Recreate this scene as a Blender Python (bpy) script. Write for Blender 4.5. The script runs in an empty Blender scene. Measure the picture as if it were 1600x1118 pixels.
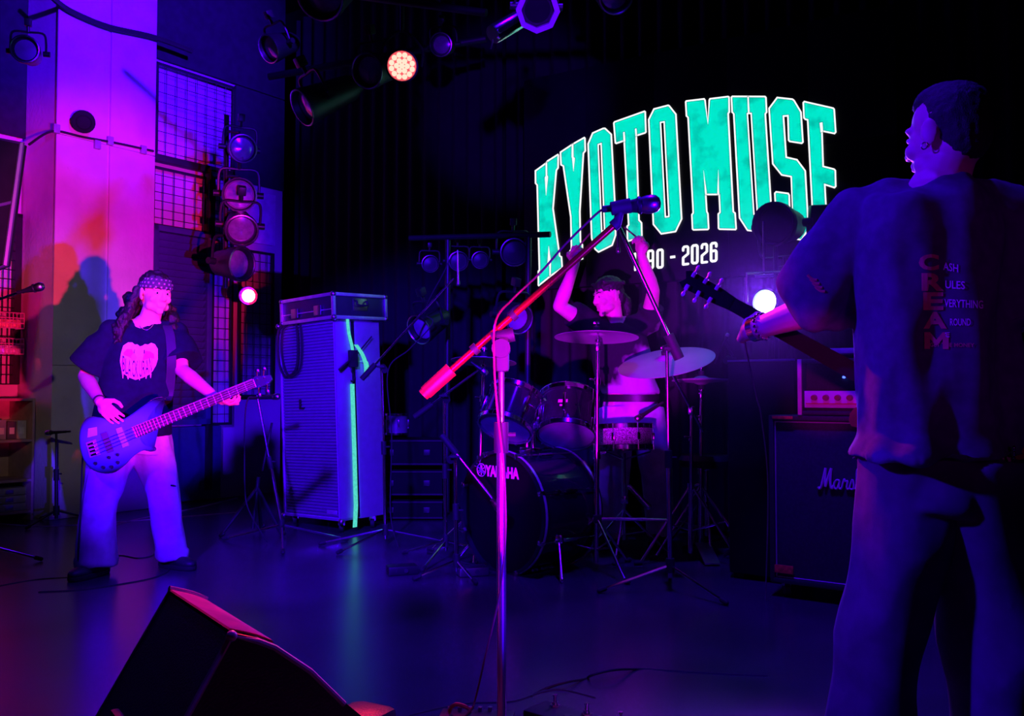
import bpy, bmesh, math, random
import numpy as np
from math import sin, cos, pi, radians, atan, sqrt
from mathutils import Vector, Matrix, Euler, noise
from mathutils.bvhtree import BVHTree
random.seed(7)
V = Vector
S = bpy.context.scene
COL = S.collection
# ---------------------------------------------------------------- camera, world, lights, exposure
F = 1400.0
CAM = V((0, 0, 1.0))
PITCH = atan(51 / F)
RX = Matrix.Rotation(PITCH, 3, 'X')
cd = bpy.data.cameras.new('camera')
cd.sensor_width = 36; cd.lens = 36 * F / 1600; cd.clip_start = 0.05; cd.clip_end = 60
cam = bpy.data.objects.new('camera', cd); COL.objects.link(cam)
cam.location = CAM; cam.rotation_euler = (pi / 2 + PITCH, 0, 0)
S.camera = cam
S.view_settings.view_transform = 'Standard'; S.view_settings.look = 'None'
S.view_settings.gamma = 1; S.view_settings.use_curve_mapping = False
S.view_settings.exposure = 0.0
w = bpy.data.worlds.new('world'); S.world = w; w.use_nodes = True
w.node_tree.nodes['Background'].inputs[0].default_value = (0.10, 0.02, 1.0, 1)
w.node_tree.nodes['Background'].inputs[1].default_value = 0.008

def ray(px, py):
    return RX @ V(((px - 800) / F, 1, (559 - py) / F))
def P(px, py, Y):
    d = ray(px, py); return CAM + d * (Y / d.y)
def G(px, py, z=0.0):
    d = ray(px, py); return CAM + d * ((z - CAM.z) / d.z)
def PL(px, py, p0, n):
    d = ray(px, py); return CAM + d * ((p0 - CAM).dot(n) / d.dot(n))

def spot(name, loc, target, color, power, angle=40, blend=0.5, radius=0.06):
    l = bpy.data.lights.new(name, 'SPOT'); l.color = color; l.energy = power
    l.spot_size = radians(angle); l.spot_blend = blend; l.shadow_soft_size = radius
    o = bpy.data.objects.new(name, l); COL.objects.link(o); o.location = loc
    o.rotation_euler = (V(target) - V(loc)).to_track_quat('-Z', 'Y').to_euler()
    return o
def area(name, loc, target, color, power, sx, sy):
    l = bpy.data.lights.new(name, 'AREA'); l.shape = 'RECTANGLE'; l.size = sx; l.size_y = sy
    l.color = color; l.energy = power
    o = bpy.data.objects.new(name, l); COL.objects.link(o); o.location = loc
    o.rotation_euler = (V(target) - V(loc)).to_track_quat('-Z', 'Y').to_euler()
    return o
BLUE = (0.13, 0.0, 1.0); VIO = (0.35, 0.0, 1.0); MAG = (1.0, 0.03, 0.62); RED = (1.0, 0.02, 0.05)
# side pars on the right of the hall, low: red and blue beams, aimed at the bassist and the pillar
spot('red_side_spot', (1.35, -0.50, 0.66), P(178, 432, 6.2), (1.0, 0.01, 0.12), 3300, 19.5, 0.55, 0.04)
spot('blue_side_spot', (1.95, -0.30, 0.42), P(215, 450, 6.2), (0.05, 0.0, 1.0), 3600, 25, 0.5, 0.04)
spot('work_spot', (0.2, -1.0, 3.4), P(110, 560, 7.0), (1.0, 0.85, 0.6), 150, 16, 0.8, 0.05)
# blue front wash from the audience side truss
spot('blue_front_wash', (-1.2, -1.6, 3.4), (-1.05, 6.2, 0.7), (0.045, 0.0, 1.0), 7500, 25, 0.5, 0.15)
spot('violet_wall_wash', (1.6, 1.0, 4.4), P(230, 0, 7.5), (0.06, 0.0, 1.0), 12000, 26, 0.9, 0.1)
spot('violet_drum_spot', (-0.5, -0.6, 0.45), (0.60, 5.5, 1.33), (0.50, 0.0, 1.0), 3900, 12.5, 0.5, 0.04)
spot('blue_guitarist_spot', (-3.0, 1.6, 2.6), P(1430, 520, 2.3), (0.05, 0.0, 1.0), 1100, 34, 0.8, 0.1)
spot('blue_top_wash', (0.6, 3.2, 4.7), (0.2, 3.9, 0), (0.05, 0.0, 1.0), 900, 80, 0.9, 0.1)
spot('logo_fill', (-0.5, -0.6, 0.45), P(780, 738, 4.95), (0.7, 0.0, 1.0), 1500, 4.5, 0.6, 0.02)  # added narrow spot, only brightens the bass drum logo
spot('pedal_fill', (0.9, 0.1, 1.9), G(915, 1112), (0.8, 0.05, 0.9), 110, 8, 0.9, 0.05)  # added small spot to lift the pedals out of the dark
spot('violet_back_fill', (1.5, -1.6, 1.9), P(1470, 480, 2.3), (0.55, 0.0, 1.0), 34, 15, 0.8, 0.1)
spot('magenta_amp_fill', (-0.4, -0.8, 1.2), P(1286, 612, 4.35), (0.9, 0.0, 0.8), 330, 5, 0.6, 0.03)  # added narrow fill for the amplifier head's control panel
spot('blue_ring_fill', (0.1, -1.0, 1.6), P(820, 20, 3.6), (0.10, 0.0, 1.0), 2000, 12, 0.7, 0.05)  # added fill near the camera, brightens the top lamp's metal ring
# red par over the drums, shining towards the audience
spot('red_back_spot', P(628, 108, 4.9), (-0.48, 2.25, 0.5), RED, 1200, 24, 0.7, 0.08)
spot('red_guitar_spot', (-0.6, 4.4, 2.6), P(1150, 480, 2.7), RED, 420, 12, 0.7, 0.06)
# the blue-white par glaring beside the guitarist
spot('blue_back_spot', P(1193, 472, 4.25), (0.2, 1.2, 1.3), (0.18, 0.02, 1.0), 420, 95, 0.8, 0.05)

# ---------------------------------------------------------------- materials
MATS = {}
def mat(name, col, rough=0.5, metal=0.0, nscale=12.0, nvar=0.15, bump=0.0, bscale=60.0, emit=None, estr=1.0, coat=0.0, col2=None, spec=0.5):
    if name in MATS: return MATS[name]
    m = bpy.data.materials.new(name); m.use_nodes = True
    nt = m.node_tree; b = nt.nodes['Principled BSDF']
    b.inputs['Roughness'].default_value = rough; b.inputs['Metallic'].default_value = metal
    b.inputs['Coat Weight'].default_value = coat
    b.inputs['Specular IOR Level'].default_value = spec
    tc = nt.nodes.new('ShaderNodeTexCoord')
    n = nt.nodes.new('ShaderNodeTexNoise'); n.inputs['Scale'].default_value = nscale; n.inputs['Detail'].default_value = 5
    nt.links.new(tc.outputs['Object'], n.inputs['Vector'])
    r = nt.nodes.new('ShaderNodeValToRGB')
    a = [max(0, c * (1 - nvar)) for c in col]; c2 = col2 if col2 else [min(1, c * (1 + nvar)) for c in col]
    r.color_ramp.elements[0].color = (*a, 1); r.color_ramp.elements[1].color = (*c2, 1)
    r.color_ramp.elements[0].position = 0.35; r.color_ramp.elements[1].position = 0.65
    nt.links.new(n.outputs['Fac'], r.inputs['Fac'])
    if emit is None:
        nt.links.new(r.outputs['Color'], b.inputs['Base Color'])
    else:
        b.inputs['Base Color'].default_value = (0.02, 0.02, 0.02, 1)
        nt.links.new(r.outputs['Color'], b.inputs['Emission Color'])
        b.inputs['Emission Strength'].default_value = estr
    if bump > 0:
        n2 = nt.nodes.new('ShaderNodeTexNoise'); n2.inputs['Scale'].default_value = bscale; n2.inputs['Detail'].default_value = 4
        nt.links.new(tc.outputs['Object'], n2.inputs['Vector'])
        bp = nt.nodes.new('ShaderNodeBump'); bp.inputs['Strength'].default_value = bump; bp.inputs['Distance'].default_value = 0.01
        nt.links.new(n2.outputs['Fac'], bp.inputs['Height']); nt.links.new(bp.outputs['Normal'], b.inputs['Normal'])
    MATS[name] = m
    return m
black = mat('black_paint', (0.012, 0.012, 0.014), 0.45)
blackmatte = mat('black_matte', (0.008, 0.008, 0.010), 0.85, spec=0.2)
rubber = mat('black_rubber', (0.015, 0.015, 0.016), 0.7)
chrome = mat('chrome', (0.75, 0.75, 0.78), 0.14, 1.0)
steel = mat('brushed_steel', (0.5, 0.5, 0.52), 0.3, 1.0)
alu = mat('aluminium_edge', (0.7, 0.7, 0.72), 0.38, 0.8)
concrete = mat('concrete', (0.62, 0.60, 0.56), 0.8, nscale=3, nvar=0.10, bump=0.35, bscale=35)
skin = mat('skin', (0.72, 0.47, 0.36), 0.5, nscale=20, nvar=0.05, bump=0.03, bscale=200)
hairm = mat('black_hair', (0.010, 0.009, 0.010), 0.5, nscale=60, bump=0.6, bscale=120)
tee = mat('black_cotton', (0.005, 0.006, 0.030), 0.9, nscale=30, bump=0.08, bscale=400, spec=0.15)
navy = mat('navy_cotton', (0.10, 0.10, 0.14), 0.9, nscale=30, bump=0.08, bscale=400, spec=0.15)
jeans = mat('washed_denim', (0.55, 0.52, 0.55), 0.85, nscale=14, nvar=0.16, bump=0.12, bscale=260, spec=0.15)
slate = mat('grey_cotton_trousers', (0.10, 0.10, 0.13), 0.9, nscale=14, bump=0.08, bscale=260, spec=0.15)
shoe = mat('black_shoe', (0.015, 0.015, 0.018), 0.55)
wire = mat('dark_wire', (0.02, 0.02, 0.025), 0.5, 0.3)

# ---------------------------------------------------------------- mesh building
def frame(d, up=V((0, 0, 1))):
    d = V(d).normalized()
    if abs(d.dot(up)) > 0.98: up = V((0, 1, 0)) if abs(d.y) < 0.9 else V((1, 0, 0))
    x = d.cross(up).normalized(); y = x.cross(d)
    return x, y, d
class MB:
    def __init__(s, M=None): s.v = []; s.f = []; s.M = M or Matrix()
    def add(s, vs, fs):
        b = len(s.v); s.v += [s.M @ V(p) for p in vs]; s.f += [tuple(b + i for i in f) for f in fs]; return s
    def box(s, c, size, R=None, bev=0.0):
        bm = bmesh.new(); bmesh.ops.create_cube(bm, size=1)
        for v in bm.verts: v.co = V((v.co.x * size[0], v.co.y * size[1], v.co.z * size[2]))
        if bev > 0:
            bmesh.ops.bevel(bm, geom=list(bm.edges), offset=bev, segments=2, affect='EDGES', profile=0.6)
        T = Matrix.Translation(V(c)) @ (R.to_4x4() if R else Matrix())
        bm.verts.index_update()
        s.add([T @ v.co for v in bm.verts], [[v.index for v in f.verts] for f in bm.faces]); bm.free(); return s
    def cyl(s, p0, p1, r0, r1=None, n=12, caps=True):
        r1 = r0 if r1 is None else r1
        p0 = V(p0); p1 = V(p1); x, y, d = frame(p1 - p0)
        vs = []
        for p, r in ((p0, r0), (p1, r1)):
            for i in range(n):
                a = 2 * pi * i / n; vs.append(p + (x * cos(a) + y * sin(a)) * r)
        fs = [(i, (i + 1) % n, n + (i + 1) % n, n + i) for i in range(n)]
        if caps: fs += [tuple(range(n))[::-1], tuple(range(n, 2 * n))]
        return s.add(vs, fs)
    def tube(s, pts, r, n=6, closed=False):
        pts = [V(p) for p in pts]; m = len(pts); vs = []; px = None
        rr = r if isinstance(r, (list, tuple)) else [r] * m
        for k in range(m):
            if closed: t = pts[(k + 1) % m] - pts[k - 1]
            else: t = pts[min(k + 1, m - 1)] - pts[max(k - 1, 0)]
            t.normalize()
            if px is None: px, py, _ = frame(t)
            px = (px - t * px.dot(t)).normalized(); py = t.cross(px)
            for i in range(n):
                a = 2 * pi * i / n; vs.append(pts[k] + (px * cos(a) + py * sin(a)) * rr[k])
        fs = []
        for k in range(m if closed else m - 1):
            k2 = (k + 1) % m
            for i in range(n): fs.append((k * n + i, k * n + (i + 1) % n, k2 * n + (i + 1) % n, k2 * n + i))
        if not closed: fs += [tuple(range(n))[::-1], tuple(range((m - 1) * n, m * n))]
        return s.add(vs, fs)
    def lathe(s, prof, c=(0, 0, 0), axis=(0, 0, 1), n=24):
        x, y, d = frame(axis); c = V(c); vs = []; fs = []; m = len(prof)
        for (r, h) in prof:
            for i in range(n):
                a = 2 * pi * i / n; vs.append(c + d * h + (x * cos(a) + y * sin(a)) * max(r, 1e-5))
        for k in range(m - 1):
            for i in range(n): fs.append((k * n + i, k * n + (i + 1) % n, (k + 1) * n + (i + 1) % n, (k + 1) * n + i))
        if tuple(prof[0]) == tuple(prof[-1]): return s.add(vs, fs)
        if prof[0][0] > 1e-4: fs.append(tuple(range(n))[::-1])
        if prof[-1][0] > 1e-4: fs.append(tuple(range((m - 1) * n, m * n)))
        return s.add(vs, fs)
    def ell(s, c, r, R=None, n=16, m=10):
        if not isinstance(r, (tuple, list)): r = (r, r, r)
        vs = []; fs = []; c = V(c)
        for j in range(m + 1):
            ph = pi * j / m
            for i in range(n):
                a = 2 * pi * i / n; sp = max(sin(ph), 1e-4)
                p = V((r[0] * sp * cos(a), r[1] * sp * sin(a), r[2] * cos(ph)))
                vs.append(c + (R @ p if R else p))
        for j in range(m):
            for i in range(n): fs.append((j * n + i, (j + 1) * n + i, (j + 1) * n + (i + 1) % n, j * n + (i + 1) % n))
        fs += [tuple(range(n)), tuple(range(m * n, (m + 1) * n))[::-1]]
        return s.add(vs, fs)
    def cap(s, p0, p1, r0, r1=None, n=12):
        r1 = r0 if r1 is None else r1
        s.cyl(p0, p1, r0, r1, n); s.ell(p0, r0, n=n, m=8); return s.ell(p1, r1, n=n, m=8)
    def chain(s, pts, rs, n=12):
        for i in range(len(pts) - 1): s.cap(pts[i], pts[i + 1], rs[i], rs[i + 1], n)
        return s
    def loft(s, rings, n=24):
        # rings: (centre, side vector with half width, depth vector with half depth)
        vs = []; fs = []; m = len(rings)
        for c, u, v in rings:
            for i in range(n):
                a = 2 * pi * i / n; ca, sa = cos(a), sin(a)
                ca = math.copysign(abs(ca) ** 0.85, ca); sa = math.copysign(abs(sa) ** 0.85, sa)
                vs.append(V(c) + V(u) * ca + V(v) * sa)
        for k in range(m - 1):
            for i in range(n): fs.append((k * n + i, k * n + (i + 1) % n, (k + 1) * n + (i + 1) % n, (k + 1) * n + i))
        fs += [tuple(range(n))[::-1], tuple(range((m - 1) * n, m * n))]
        return s.add(vs, fs)
    def prism(s, pts, nrm, t):
        # polygon of world points extruded by t along nrm (centred caps made of ngons)
        pts = [V(p) for p in pts]; n = len(pts); nrm = V(nrm).normalized()
        vs = pts + [p + nrm * t for p in pts]
        fs = [tuple(range(n)), tuple(range(n, 2 * n))[::-1]] + [(i, i + n, (i + 1) % n + n, (i + 1) % n) for i in range(n)]
        return s.add(vs, fs)
    def mesh(s, name, loc=None):
        me = bpy.data.meshes.new(name); o = V(loc) if loc is not None else V((0, 0, 0))
        me.from_pydata([p - o for p in s.v], [], s.f)
        bm = bmesh.new(); bm.from_mesh(me); bmesh.ops.recalc_face_normals(bm, faces=bm.faces)
        big = [f for f in bm.faces if len(f.verts) > 4]
        if big: bmesh.ops.triangulate(bm, faces=big)
        bm.to_mesh(me); bm.free()
        return me

ORI = {}
def tag(o, label=None, cat=None, group=None, kind=None):
    if label: o['label'] = label
    if cat: o['category'] = cat
    if group: o['group'] = group
    if kind: o['kind'] = kind
    return o
def thing(name, label, cat, loc=(0, 0, 0), group=None):
    o = bpy.data.objects.new(name, None); COL.objects.link(o); o.location = loc; o.empty_display_size = 0.1
    ORI[o] = V(loc); tag(o, label, cat, group); return o
def finish(me, m, angle=38, smooth=True):
    if m: me.materials.append(m)
    if smooth:
        me.polygons.foreach_set('use_smooth', [True] * len(me.polygons))
        if angle: me.set_sharp_from_angle(angle=radians(angle))
    me.update()
def obj(name, mb, m, parent=None, label=None, cat=None, group=None, kind=None, loc=None, angle=38, smooth=True):
    """vertices are in world coordinates (or the parent's own when it was built at the origin)"""
    if parent is not None: o0 = ORI.get(parent, V((0, 0, 0)))
    else:
        o0 = V(loc) if loc is not None else V((0, 0, 0))
        if loc is None and isinstance(mb, MB) and mb.v and kind not in ('structure',):
            a = np.array([tuple(p) for p in mb.v]); o0 = V(((a[:, 0].min() + a[:, 0].max()) / 2, (a[:, 1].min() + a[:, 1].max()) / 2, a[:, 2].min()))
    if isinstance(mb, MB): me = mb.mesh(name, o0)
    else:
        me = mb; me.transform(Matrix.Translation(-o0)) if o0.length > 0 else None
    finish(me, m, angle, smooth)
    o = bpy.data.objects.new(name, me); COL.objects.link(o)
    ORI[o] = o0
    if parent is not None: o.parent = parent
    else: o.location = o0
    tag(o, label, cat, group, kind)
    return o
def copy_tree(o, parent=None):
    c = o.copy(); COL.objects.link(c)
    if parent is not None: c.parent = parent
    for ch in list(o.children): copy_tree(ch, c)
    return c
TS = bpy.data.scenes.new('workshop')
def workshop_graph():
    with bpy.context.temp_override(scene=TS, view_layer=TS.view_layers[0]):
        return bpy.context.evaluated_depsgraph_get()
def fuse(mb, vox, it=2, fold=None):
    me = mb.mesh('fuse'); o = bpy.data.objects.new('fuse', me); TS.collection.objects.link(o)
    m = o.modifiers.new('r', 'REMESH'); m.mode = 'VOXEL'; m.voxel_size = vox; m.use_smooth_shade = True
    if it:
        q = o.modifiers.new('s', 'SMOOTH'); q.factor = 0.5; q.iterations = it
    dg = workshop_graph()
    r = bpy.data.meshes.new_from_object(o.evaluated_get(dg))
    TS.collection.objects.unlink(o)
    if fold:
        amp, sc = fold
        data = [(v.co.copy(), v.normal.copy()) for v in r.vertices]; out = []
        for p, nn in data:
            q = V((p.x * sc[0], p.y * sc[1], p.z * sc[2]))
            d = noise.noise(q) + 0.5 * noise.noise(q * 2.1)
            ridge = 1 - abs(noise.noise(q * 0.8 + V((7, 3, 1)))) * 2
            out += list(p + nn * amp * (d + 0.6 * ridge - 0.4))
        r.vertices.foreach_set('co', out); r.update()
    return r
def bvh(o):
    me = o.data; M = Matrix.Translation(ORI[o])
    return BVHTree.FromPolygons([M @ v.co for v in me.vertices], [tuple(p.vertices) for p in me.polygons])
def text_mesh(body, size=1.0, bold=0.0, sub=0.0, align='LEFT'):
    c = bpy.data.curves.new('t', 'FONT'); c.body = body; c.size = size; c.offset = bold; c.align_x = align
    c.resolution_u = 3
    o = bpy.data.objects.new('t', c); TS.collection.objects.link(o)
    dg = workshop_graph()
    me = bpy.data.meshes.new_from_object(o.evaluated_get(dg))
    TS.collection.objects.unlink(o)
    bm = bmesh.new(); bm.from_mesh(me); bmesh.ops.triangulate(bm, faces=bm.faces); 
    if sub > 0:
        for _ in range(4):
            e = [x for x in bm.edges if x.calc_length() > sub]
            if not e: break
            bmesh.ops.subdivide_edges(bm, edges=e, cuts=1); bmesh.ops.triangulate(bm, faces=bm.faces)
    vs = [v.co.copy() for v in bm.verts]; bm.verts.index_update(); fs = [tuple(v.index for v in f.verts) for f in bm.faces]
    bm.free(); return vs, fs
def stroke(poly, wd, closed=False, n=8):
    """flat 2-D stroke: quads plus round joints; returns list of polygons"""
    out = []; P2 = [V((p[0], p[1], 0)) for p in poly]
    k = len(P2)
    for i in range(k if closed else k - 1):
        a, b = P2[i], P2[(i + 1) % k]; d = (b - a)
        if d.length < 1e-9: continue
        d.normalize(); q = V((-d.y, d.x, 0)) * wd / 2
        out.append([a + q, b + q, b - q, a - q])
    for p in P2: out.append([p + V((cos(2 * pi * j / n), sin(2 * pi * j / n), 0)) * wd / 2 for j in range(n)])
    return out
def smooth_pts(pts, k=6):
    """Catmull-Rom through the points"""
    pts = [V(p) for p in pts]; o = []
    for i in range(len(pts) - 1):
        p0 = pts[max(i - 1, 0)]; p1 = pts[i]; p2 = pts[i + 1]; p3 = pts[min(i + 2, len(pts) - 1)]
        for j in range(k):
            t = j / k
            o.append(0.5 * ((2 * p1) + (p2 - p0) * t + (2 * p0 - 5 * p1 + 4 * p2 - p3) * t * t + (3 * p1 - p0 - 3 * p2 + p3) * t ** 3))
    o.append(pts[-1]); return o
# ---------------------------------------------------------------- the room
floorm = mat('stage_floor', (0.05, 0.05, 0.055), 0.26, nscale=2.0, nvar=0.25, bump=0.05, bscale=9, spec=0.6)
W0 = V((-3.33, 7.29, 0)); WD = V((.588, .809, 0)).normalized(); WN = V((.809, -.588, 0)).normalized()
BN = -WD; BD = WN.copy()
CORNER = W0 + WD * 1.95
def wl(px, py, off=0.0):
    p = PL(px, py, W0 + WN * off, WN); return (p - W0).dot(WD), p.z
def wp(t, z, off=0.0): return W0 + WD * t + WN * off + V((0, 0, z))
ZC = 5.0
m = MB().box((0, 2, -0.05), (16, 18, 0.1)); obj('floor', m, floorm, kind='structure')
m = MB().box((0, 2, ZC + 0.05), (16, 18, 0.1)); obj('ceiling', m, blackmatte, kind='structure')
RW = Matrix((WD, WN, V((0, 0, 1)))).transposed()
def wbox(mb, t0, t1, z0, z1, o0, o1, bev=0.0):
    return mb.box(wp((t0 + t1) / 2, (z0 + z1) / 2, (o0 + o1) / 2), (abs(t1 - t0), abs(o1 - o0), abs(z1 - z0)), RW, bev)
tA = wl(85, 400)[0]; tB = wl(240, 400)[0]; tS = wl(167, 400)[0]
# pillar with concrete panels
pil = obj('wall_pillar', wbox(MB(), tA + .012, tB - .012, 0, ZC, -0.60, -0.016), concrete, kind='structure')
zrow = [0.0, wl(160, 572)[1], wl(160, 225)[1], ZC]
for r in range(3):
    for (a, b) in ((tA, tS - .012), (tS + .012, tB)):
        mm = wbox(MB(), a, b, zrow[r] + .003, zrow[r + 1] - .003, -0.02, 0.0, 0.003)
        for q in range(2):
            for zz in (zrow[r] + .25, zrow[r + 1] - .25):
                tt = a + (b - a) * (0.25 + 0.5 * q)
                mm.lathe([(0.014, 0), (0.014, 0.004), (0.009, 0.006)], wp(tt, zz, -0.001), WN, 10)
        obj('concrete_panel', mm, concrete, pil)
# wall left of the pillar (set back) and the wall beyond it
wallm = mat('white_wall', (0.62, 0.60, 0.60), 0.75, nscale=2, nvar=0.08, bump=0.1)
obj('wall_left', wbox(MB(), -6.0, tA, 0, ZC, -0.70, -0.55), wallm, kind='structure')
obj('wall_side', wbox(MB(), tB, 1.95, 0, ZC, -0.28, -0.16), mat('side_wall', (0.5, 0.48, 0.5), 0.75, nscale=2, nvar=0.1), kind='structure')
# back wall and curtain
obj('wall_back', MB().box(CORNER + BD * 5.4 - BN * .35 + V((0, 0, ZC / 2)), (12, .1, ZC), Matrix((BD, -BN, V((0, 0, 1)))).transposed()), blackmatte, kind='structure')
obj('wall_right', MB().box(CORNER + BD * 11.0 + BN * 4 + V((0, 0, ZC / 2)), (.1, 9, ZC), Matrix((BD, -BN, V((0, 0, 1)))).transposed()), blackmatte, kind='structure')
cur = mat('black_stage_curtain', (0.012, 0.012, 0.015), 0.8, nscale=8, bump=0.1, spec=0.2)
def curtain(name, label, u0, u1, z0, z1, off, seed, wl_=0.16, amp=0.045):
    rnd = random.Random(seed); vs = []; n = int((u1 - u0) / 0.02); ph = rnd.random() * 6
    for k, z in enumerate((z0, z0 + .6, (z0 + z1) / 2, z1)):
        for i in range(n + 1):
            u = u0 + (u1 - u0) * i / n
            d = amp * sin(2 * pi * u / wl_ + ph + 0.6 * sin(u * 5 + k * .3)) * (1.1 - 0.15 * k)
            vs.append(CORNER + BD * u + BN * (off + d) + V((0, 0, z)))
    fs = [(k * (n + 1) + i, k * (n + 1) + i + 1, (k + 1) * (n + 1) + i + 1, (k + 1) * (n + 1) + i) for k in range(3) for i in range(n)]
    nb = len(vs); vs2 = [p - BN * .006 for p in vs]
    m = MB(); m.v = vs + vs2; m.f = fs + [tuple(nb + i for i in f[::-1]) for f in fs]
    return obj(name, m, cur, label=label, cat='curtain', angle=None)
curtain('stage_curtain', 'dark blue-lit stage curtain hanging beside the white wall panel at the corner', 0.04, 2.6, 0.02, 4.7, 0.0, 1)
curtain('stage_curtain', 'long black stage curtain hanging behind the lit screen and the drummer', 2.62, 7.8, 0.02, 4.7, -0.05, 2)

# dark boards closing the upper wall
tG = wl(369, 115, -.13)[0]; zG = wl(250, 92, -.13)[1]; zP = wl(432, 296, -.13)[1]
darkb = mat('dark_board', (.02, .02, .03), .8, spec=.2)
obj('trim_1', wbox(MB(), tB + .01, 1.94, zG, ZC - .01, -.155, -.125, .004), darkb, kind='structure')
obj('trim_2', wbox(MB(), tG, 1.94, zP, zG - .01, -.155, -.125, .004), darkb, kind='structure')
zL = PL(30, 216, W0 + WN * -.55, WN).z
obj('trim_3', wbox(MB(), -6, tA + .05, zL, ZC - .01, -.545, -.52, .004), darkb, kind='structure')
# wire grids
def grid_panel(label, pxs, pys, off, nx, ny, panel=True, framew=0.022):
    (t0, z1), (t1, _) = wl(pxs[0], pys[0], off), wl(pxs[1], pys[0], off)
    z0 = wl(pxs[0], pys[1], off)[1]
    base = wp((t0 + t1) / 2, z0, off)
    th = thing('wire_grid_panel', label, 'wire grid', base, 'wire grid panels on the side wall')
    fm = MB()
    for (a, b, c, d) in ((t0, t1, z0, z0 + framew), (t0, t1, z1 - framew, z1), (t0, t0 + framew, z0, z1), (t1 - framew, t1, z0, z1)):
        wbox(fm, a, b, c, d, off - .012, off + .012)
    obj('frame', fm, wire, th)
    g = MB()
    for i in range(1, nx):
        t = t0 + (t1 - t0) * i / nx; g.cyl(wp(t, z0, off), wp(t, z1, off), .0035, n=5)
    for j in range(1, ny):
        z = z0 + (z1 - z0) * j / ny; g.cyl(wp(t0, z, off + .005), wp(t1, z, off + .005), .0035, n=5)
    obj('wire_mesh', g, wire, th, kind='stuff')
    return th
grid_panel('large upper wire grid panel right of the pillar, above the horizontal bar', (244, 368), (96, 250), -.10, 8, 10)
grid_panel('square wire grid panel below the horizontal bar, above the louvred door', (238, 322), (258, 352), -.10, 5, 7)
grid_panel('tall narrow wire grid panel right of the louvred door', (333, 366), (262, 664), -.10, 3, 24)
grid_panel('dark wire grid panel around the small white lamp', (374, 428), (388, 620), -.10, 5, 14)
# bars between the grids
m = MB(); t0 = wl(236, 240)[0]; z = wl(240, 246, -.1)[1]
wbox(m, t0, wl(356, 250, -.1)[0], z - .03, z + .03, -.13, -.05, .004)
obj('wall_bar', m, wire, label='thick horizontal steel bar between the upper and lower wire grids', cat='bar')
m = MB(); a = wl(323, 300, -.1)[0]; b = wl(333, 300, -.1)[0]
wbox(m, a, b, 0.1, z - .03, -.13, -.06, .004)
obj('wall_post', m, wire, label='slim dark steel post beside the louvred door', cat='post')
# white panel (px 390-432, 296-382) and pale panels
t0 = wl(384, 300, -.1)[0]; t1 = wl(432, 300, -.1)[0]; z1 = wl(432, 305, -.1)[1]; z0 = wl(432, 384, -.1)[1]
m = wbox(MB(), t0, t1, z0, z1, -.15, -.11, .004)
obj('wall_panel', m, mat('white_board', (.7, .68, .7), .6), label='plain white wall panel between the string of lamps and the dark curtain', cat='panel')
# louvred door
lt0, lz1 = wl(238, 350, -.06); lt1 = wl(330, 350, -.06)[0]; lz0 = wl(238, 665, -.06)[1]
louv = mat('louvre_paint', (.04, .05, .15), .55, nvar=.1)
th = thing('louvred_door', 'wide dark blue louvred door behind the bassist', 'louvre', wp((lt0 + lt1) / 2, lz0, -.06))
fm = MB()
for (a, b, c, d) in ((lt0, lt1, lz0, lz0 + .05), (lt0, lt1, lz1 - .05, lz1), (lt0, lt0 + .05, lz0, lz1), (lt1 - .05, lt1, lz0, lz1)):
    wbox(fm, a, b, c, d, -.10, -.03, .003)
obj('frame', fm, louv, th)
obj('back_board', wbox(MB(), lt0 + .02, lt1 - .02, lz0 + .02, lz1 - .02, -.13, -.105), louv, th)
n = 26; proto = None
for i in range(n):
    zz = lz0 + .06 + (lz1 - lz0 - .12) * (i + .5) / n
    if proto is None:
        h = (lz1 - lz0 - .12) / n
        R = RW @ Matrix.Rotation(radians(-42), 3, 'X')
        proto = obj('slat', MB().box(wp((lt0 + lt1) / 2, zz, -.07), (lt1 - lt0 - .11, .008, h * 1.15), R, .002), louv, th); z00 = zz
    else:
        c = proto.copy(); COL.objects.link(c); c.location.z = zz - z00
# lower board below the louvre
m = wbox(MB(), lt0, 1.2, 0.02, lz0 - .02, -.14, -.08, .004)
obj('wall_panel', m, louv, label='plain dark blue lower wall board behind the bassist legs', cat='panel')
# conduit and cable across the pillar, and cable at the top
def cable(name, label, pts, r, m=rubber, cat='cable', k=6, n=6, kind=None):
    return obj(name, MB().tube(smooth_pts(pts, k), r, n), m, label=label, cat=cat, kind=kind)
tt = lambda px, py, off=.02: wp(*wl(px, py, off), off)
cable('wall_cable', 'thin dark conduit running across the middle of the pillar', [tt(45, 226), tt(82, 205), tt(130, 214), tt(185, 224), tt(240, 236)], .010)
cable('wall_cable', 'thick black cable sagging across the top of the pillar', [tt(60, -25, .04), tt(92, 5, .04), tt(120, 22, .04), tt(170, 42, .04), tt(240, 58, .04), tt(300, 80, .04)], .022)
for px, py in ((88, 201), (152, 226), (172, 220), (224, 234)):
    p = tt(px, py, .015)
    obj('conduit_clip', MB().box(p, (.05, .03, .07), RW, .004), mat('grey_plastic', (.3, .3, .32), .5), label={88: 'conduit clip on the left edge of the pillar', 152: 'conduit clip hanging just below the cable right of the round wall speaker', 172: 'conduit clip over the vertical joint of the pillar', 224: 'conduit clip near the right edge of the pillar'}[px], cat='clip', group='conduit clips on the pillar')
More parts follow.
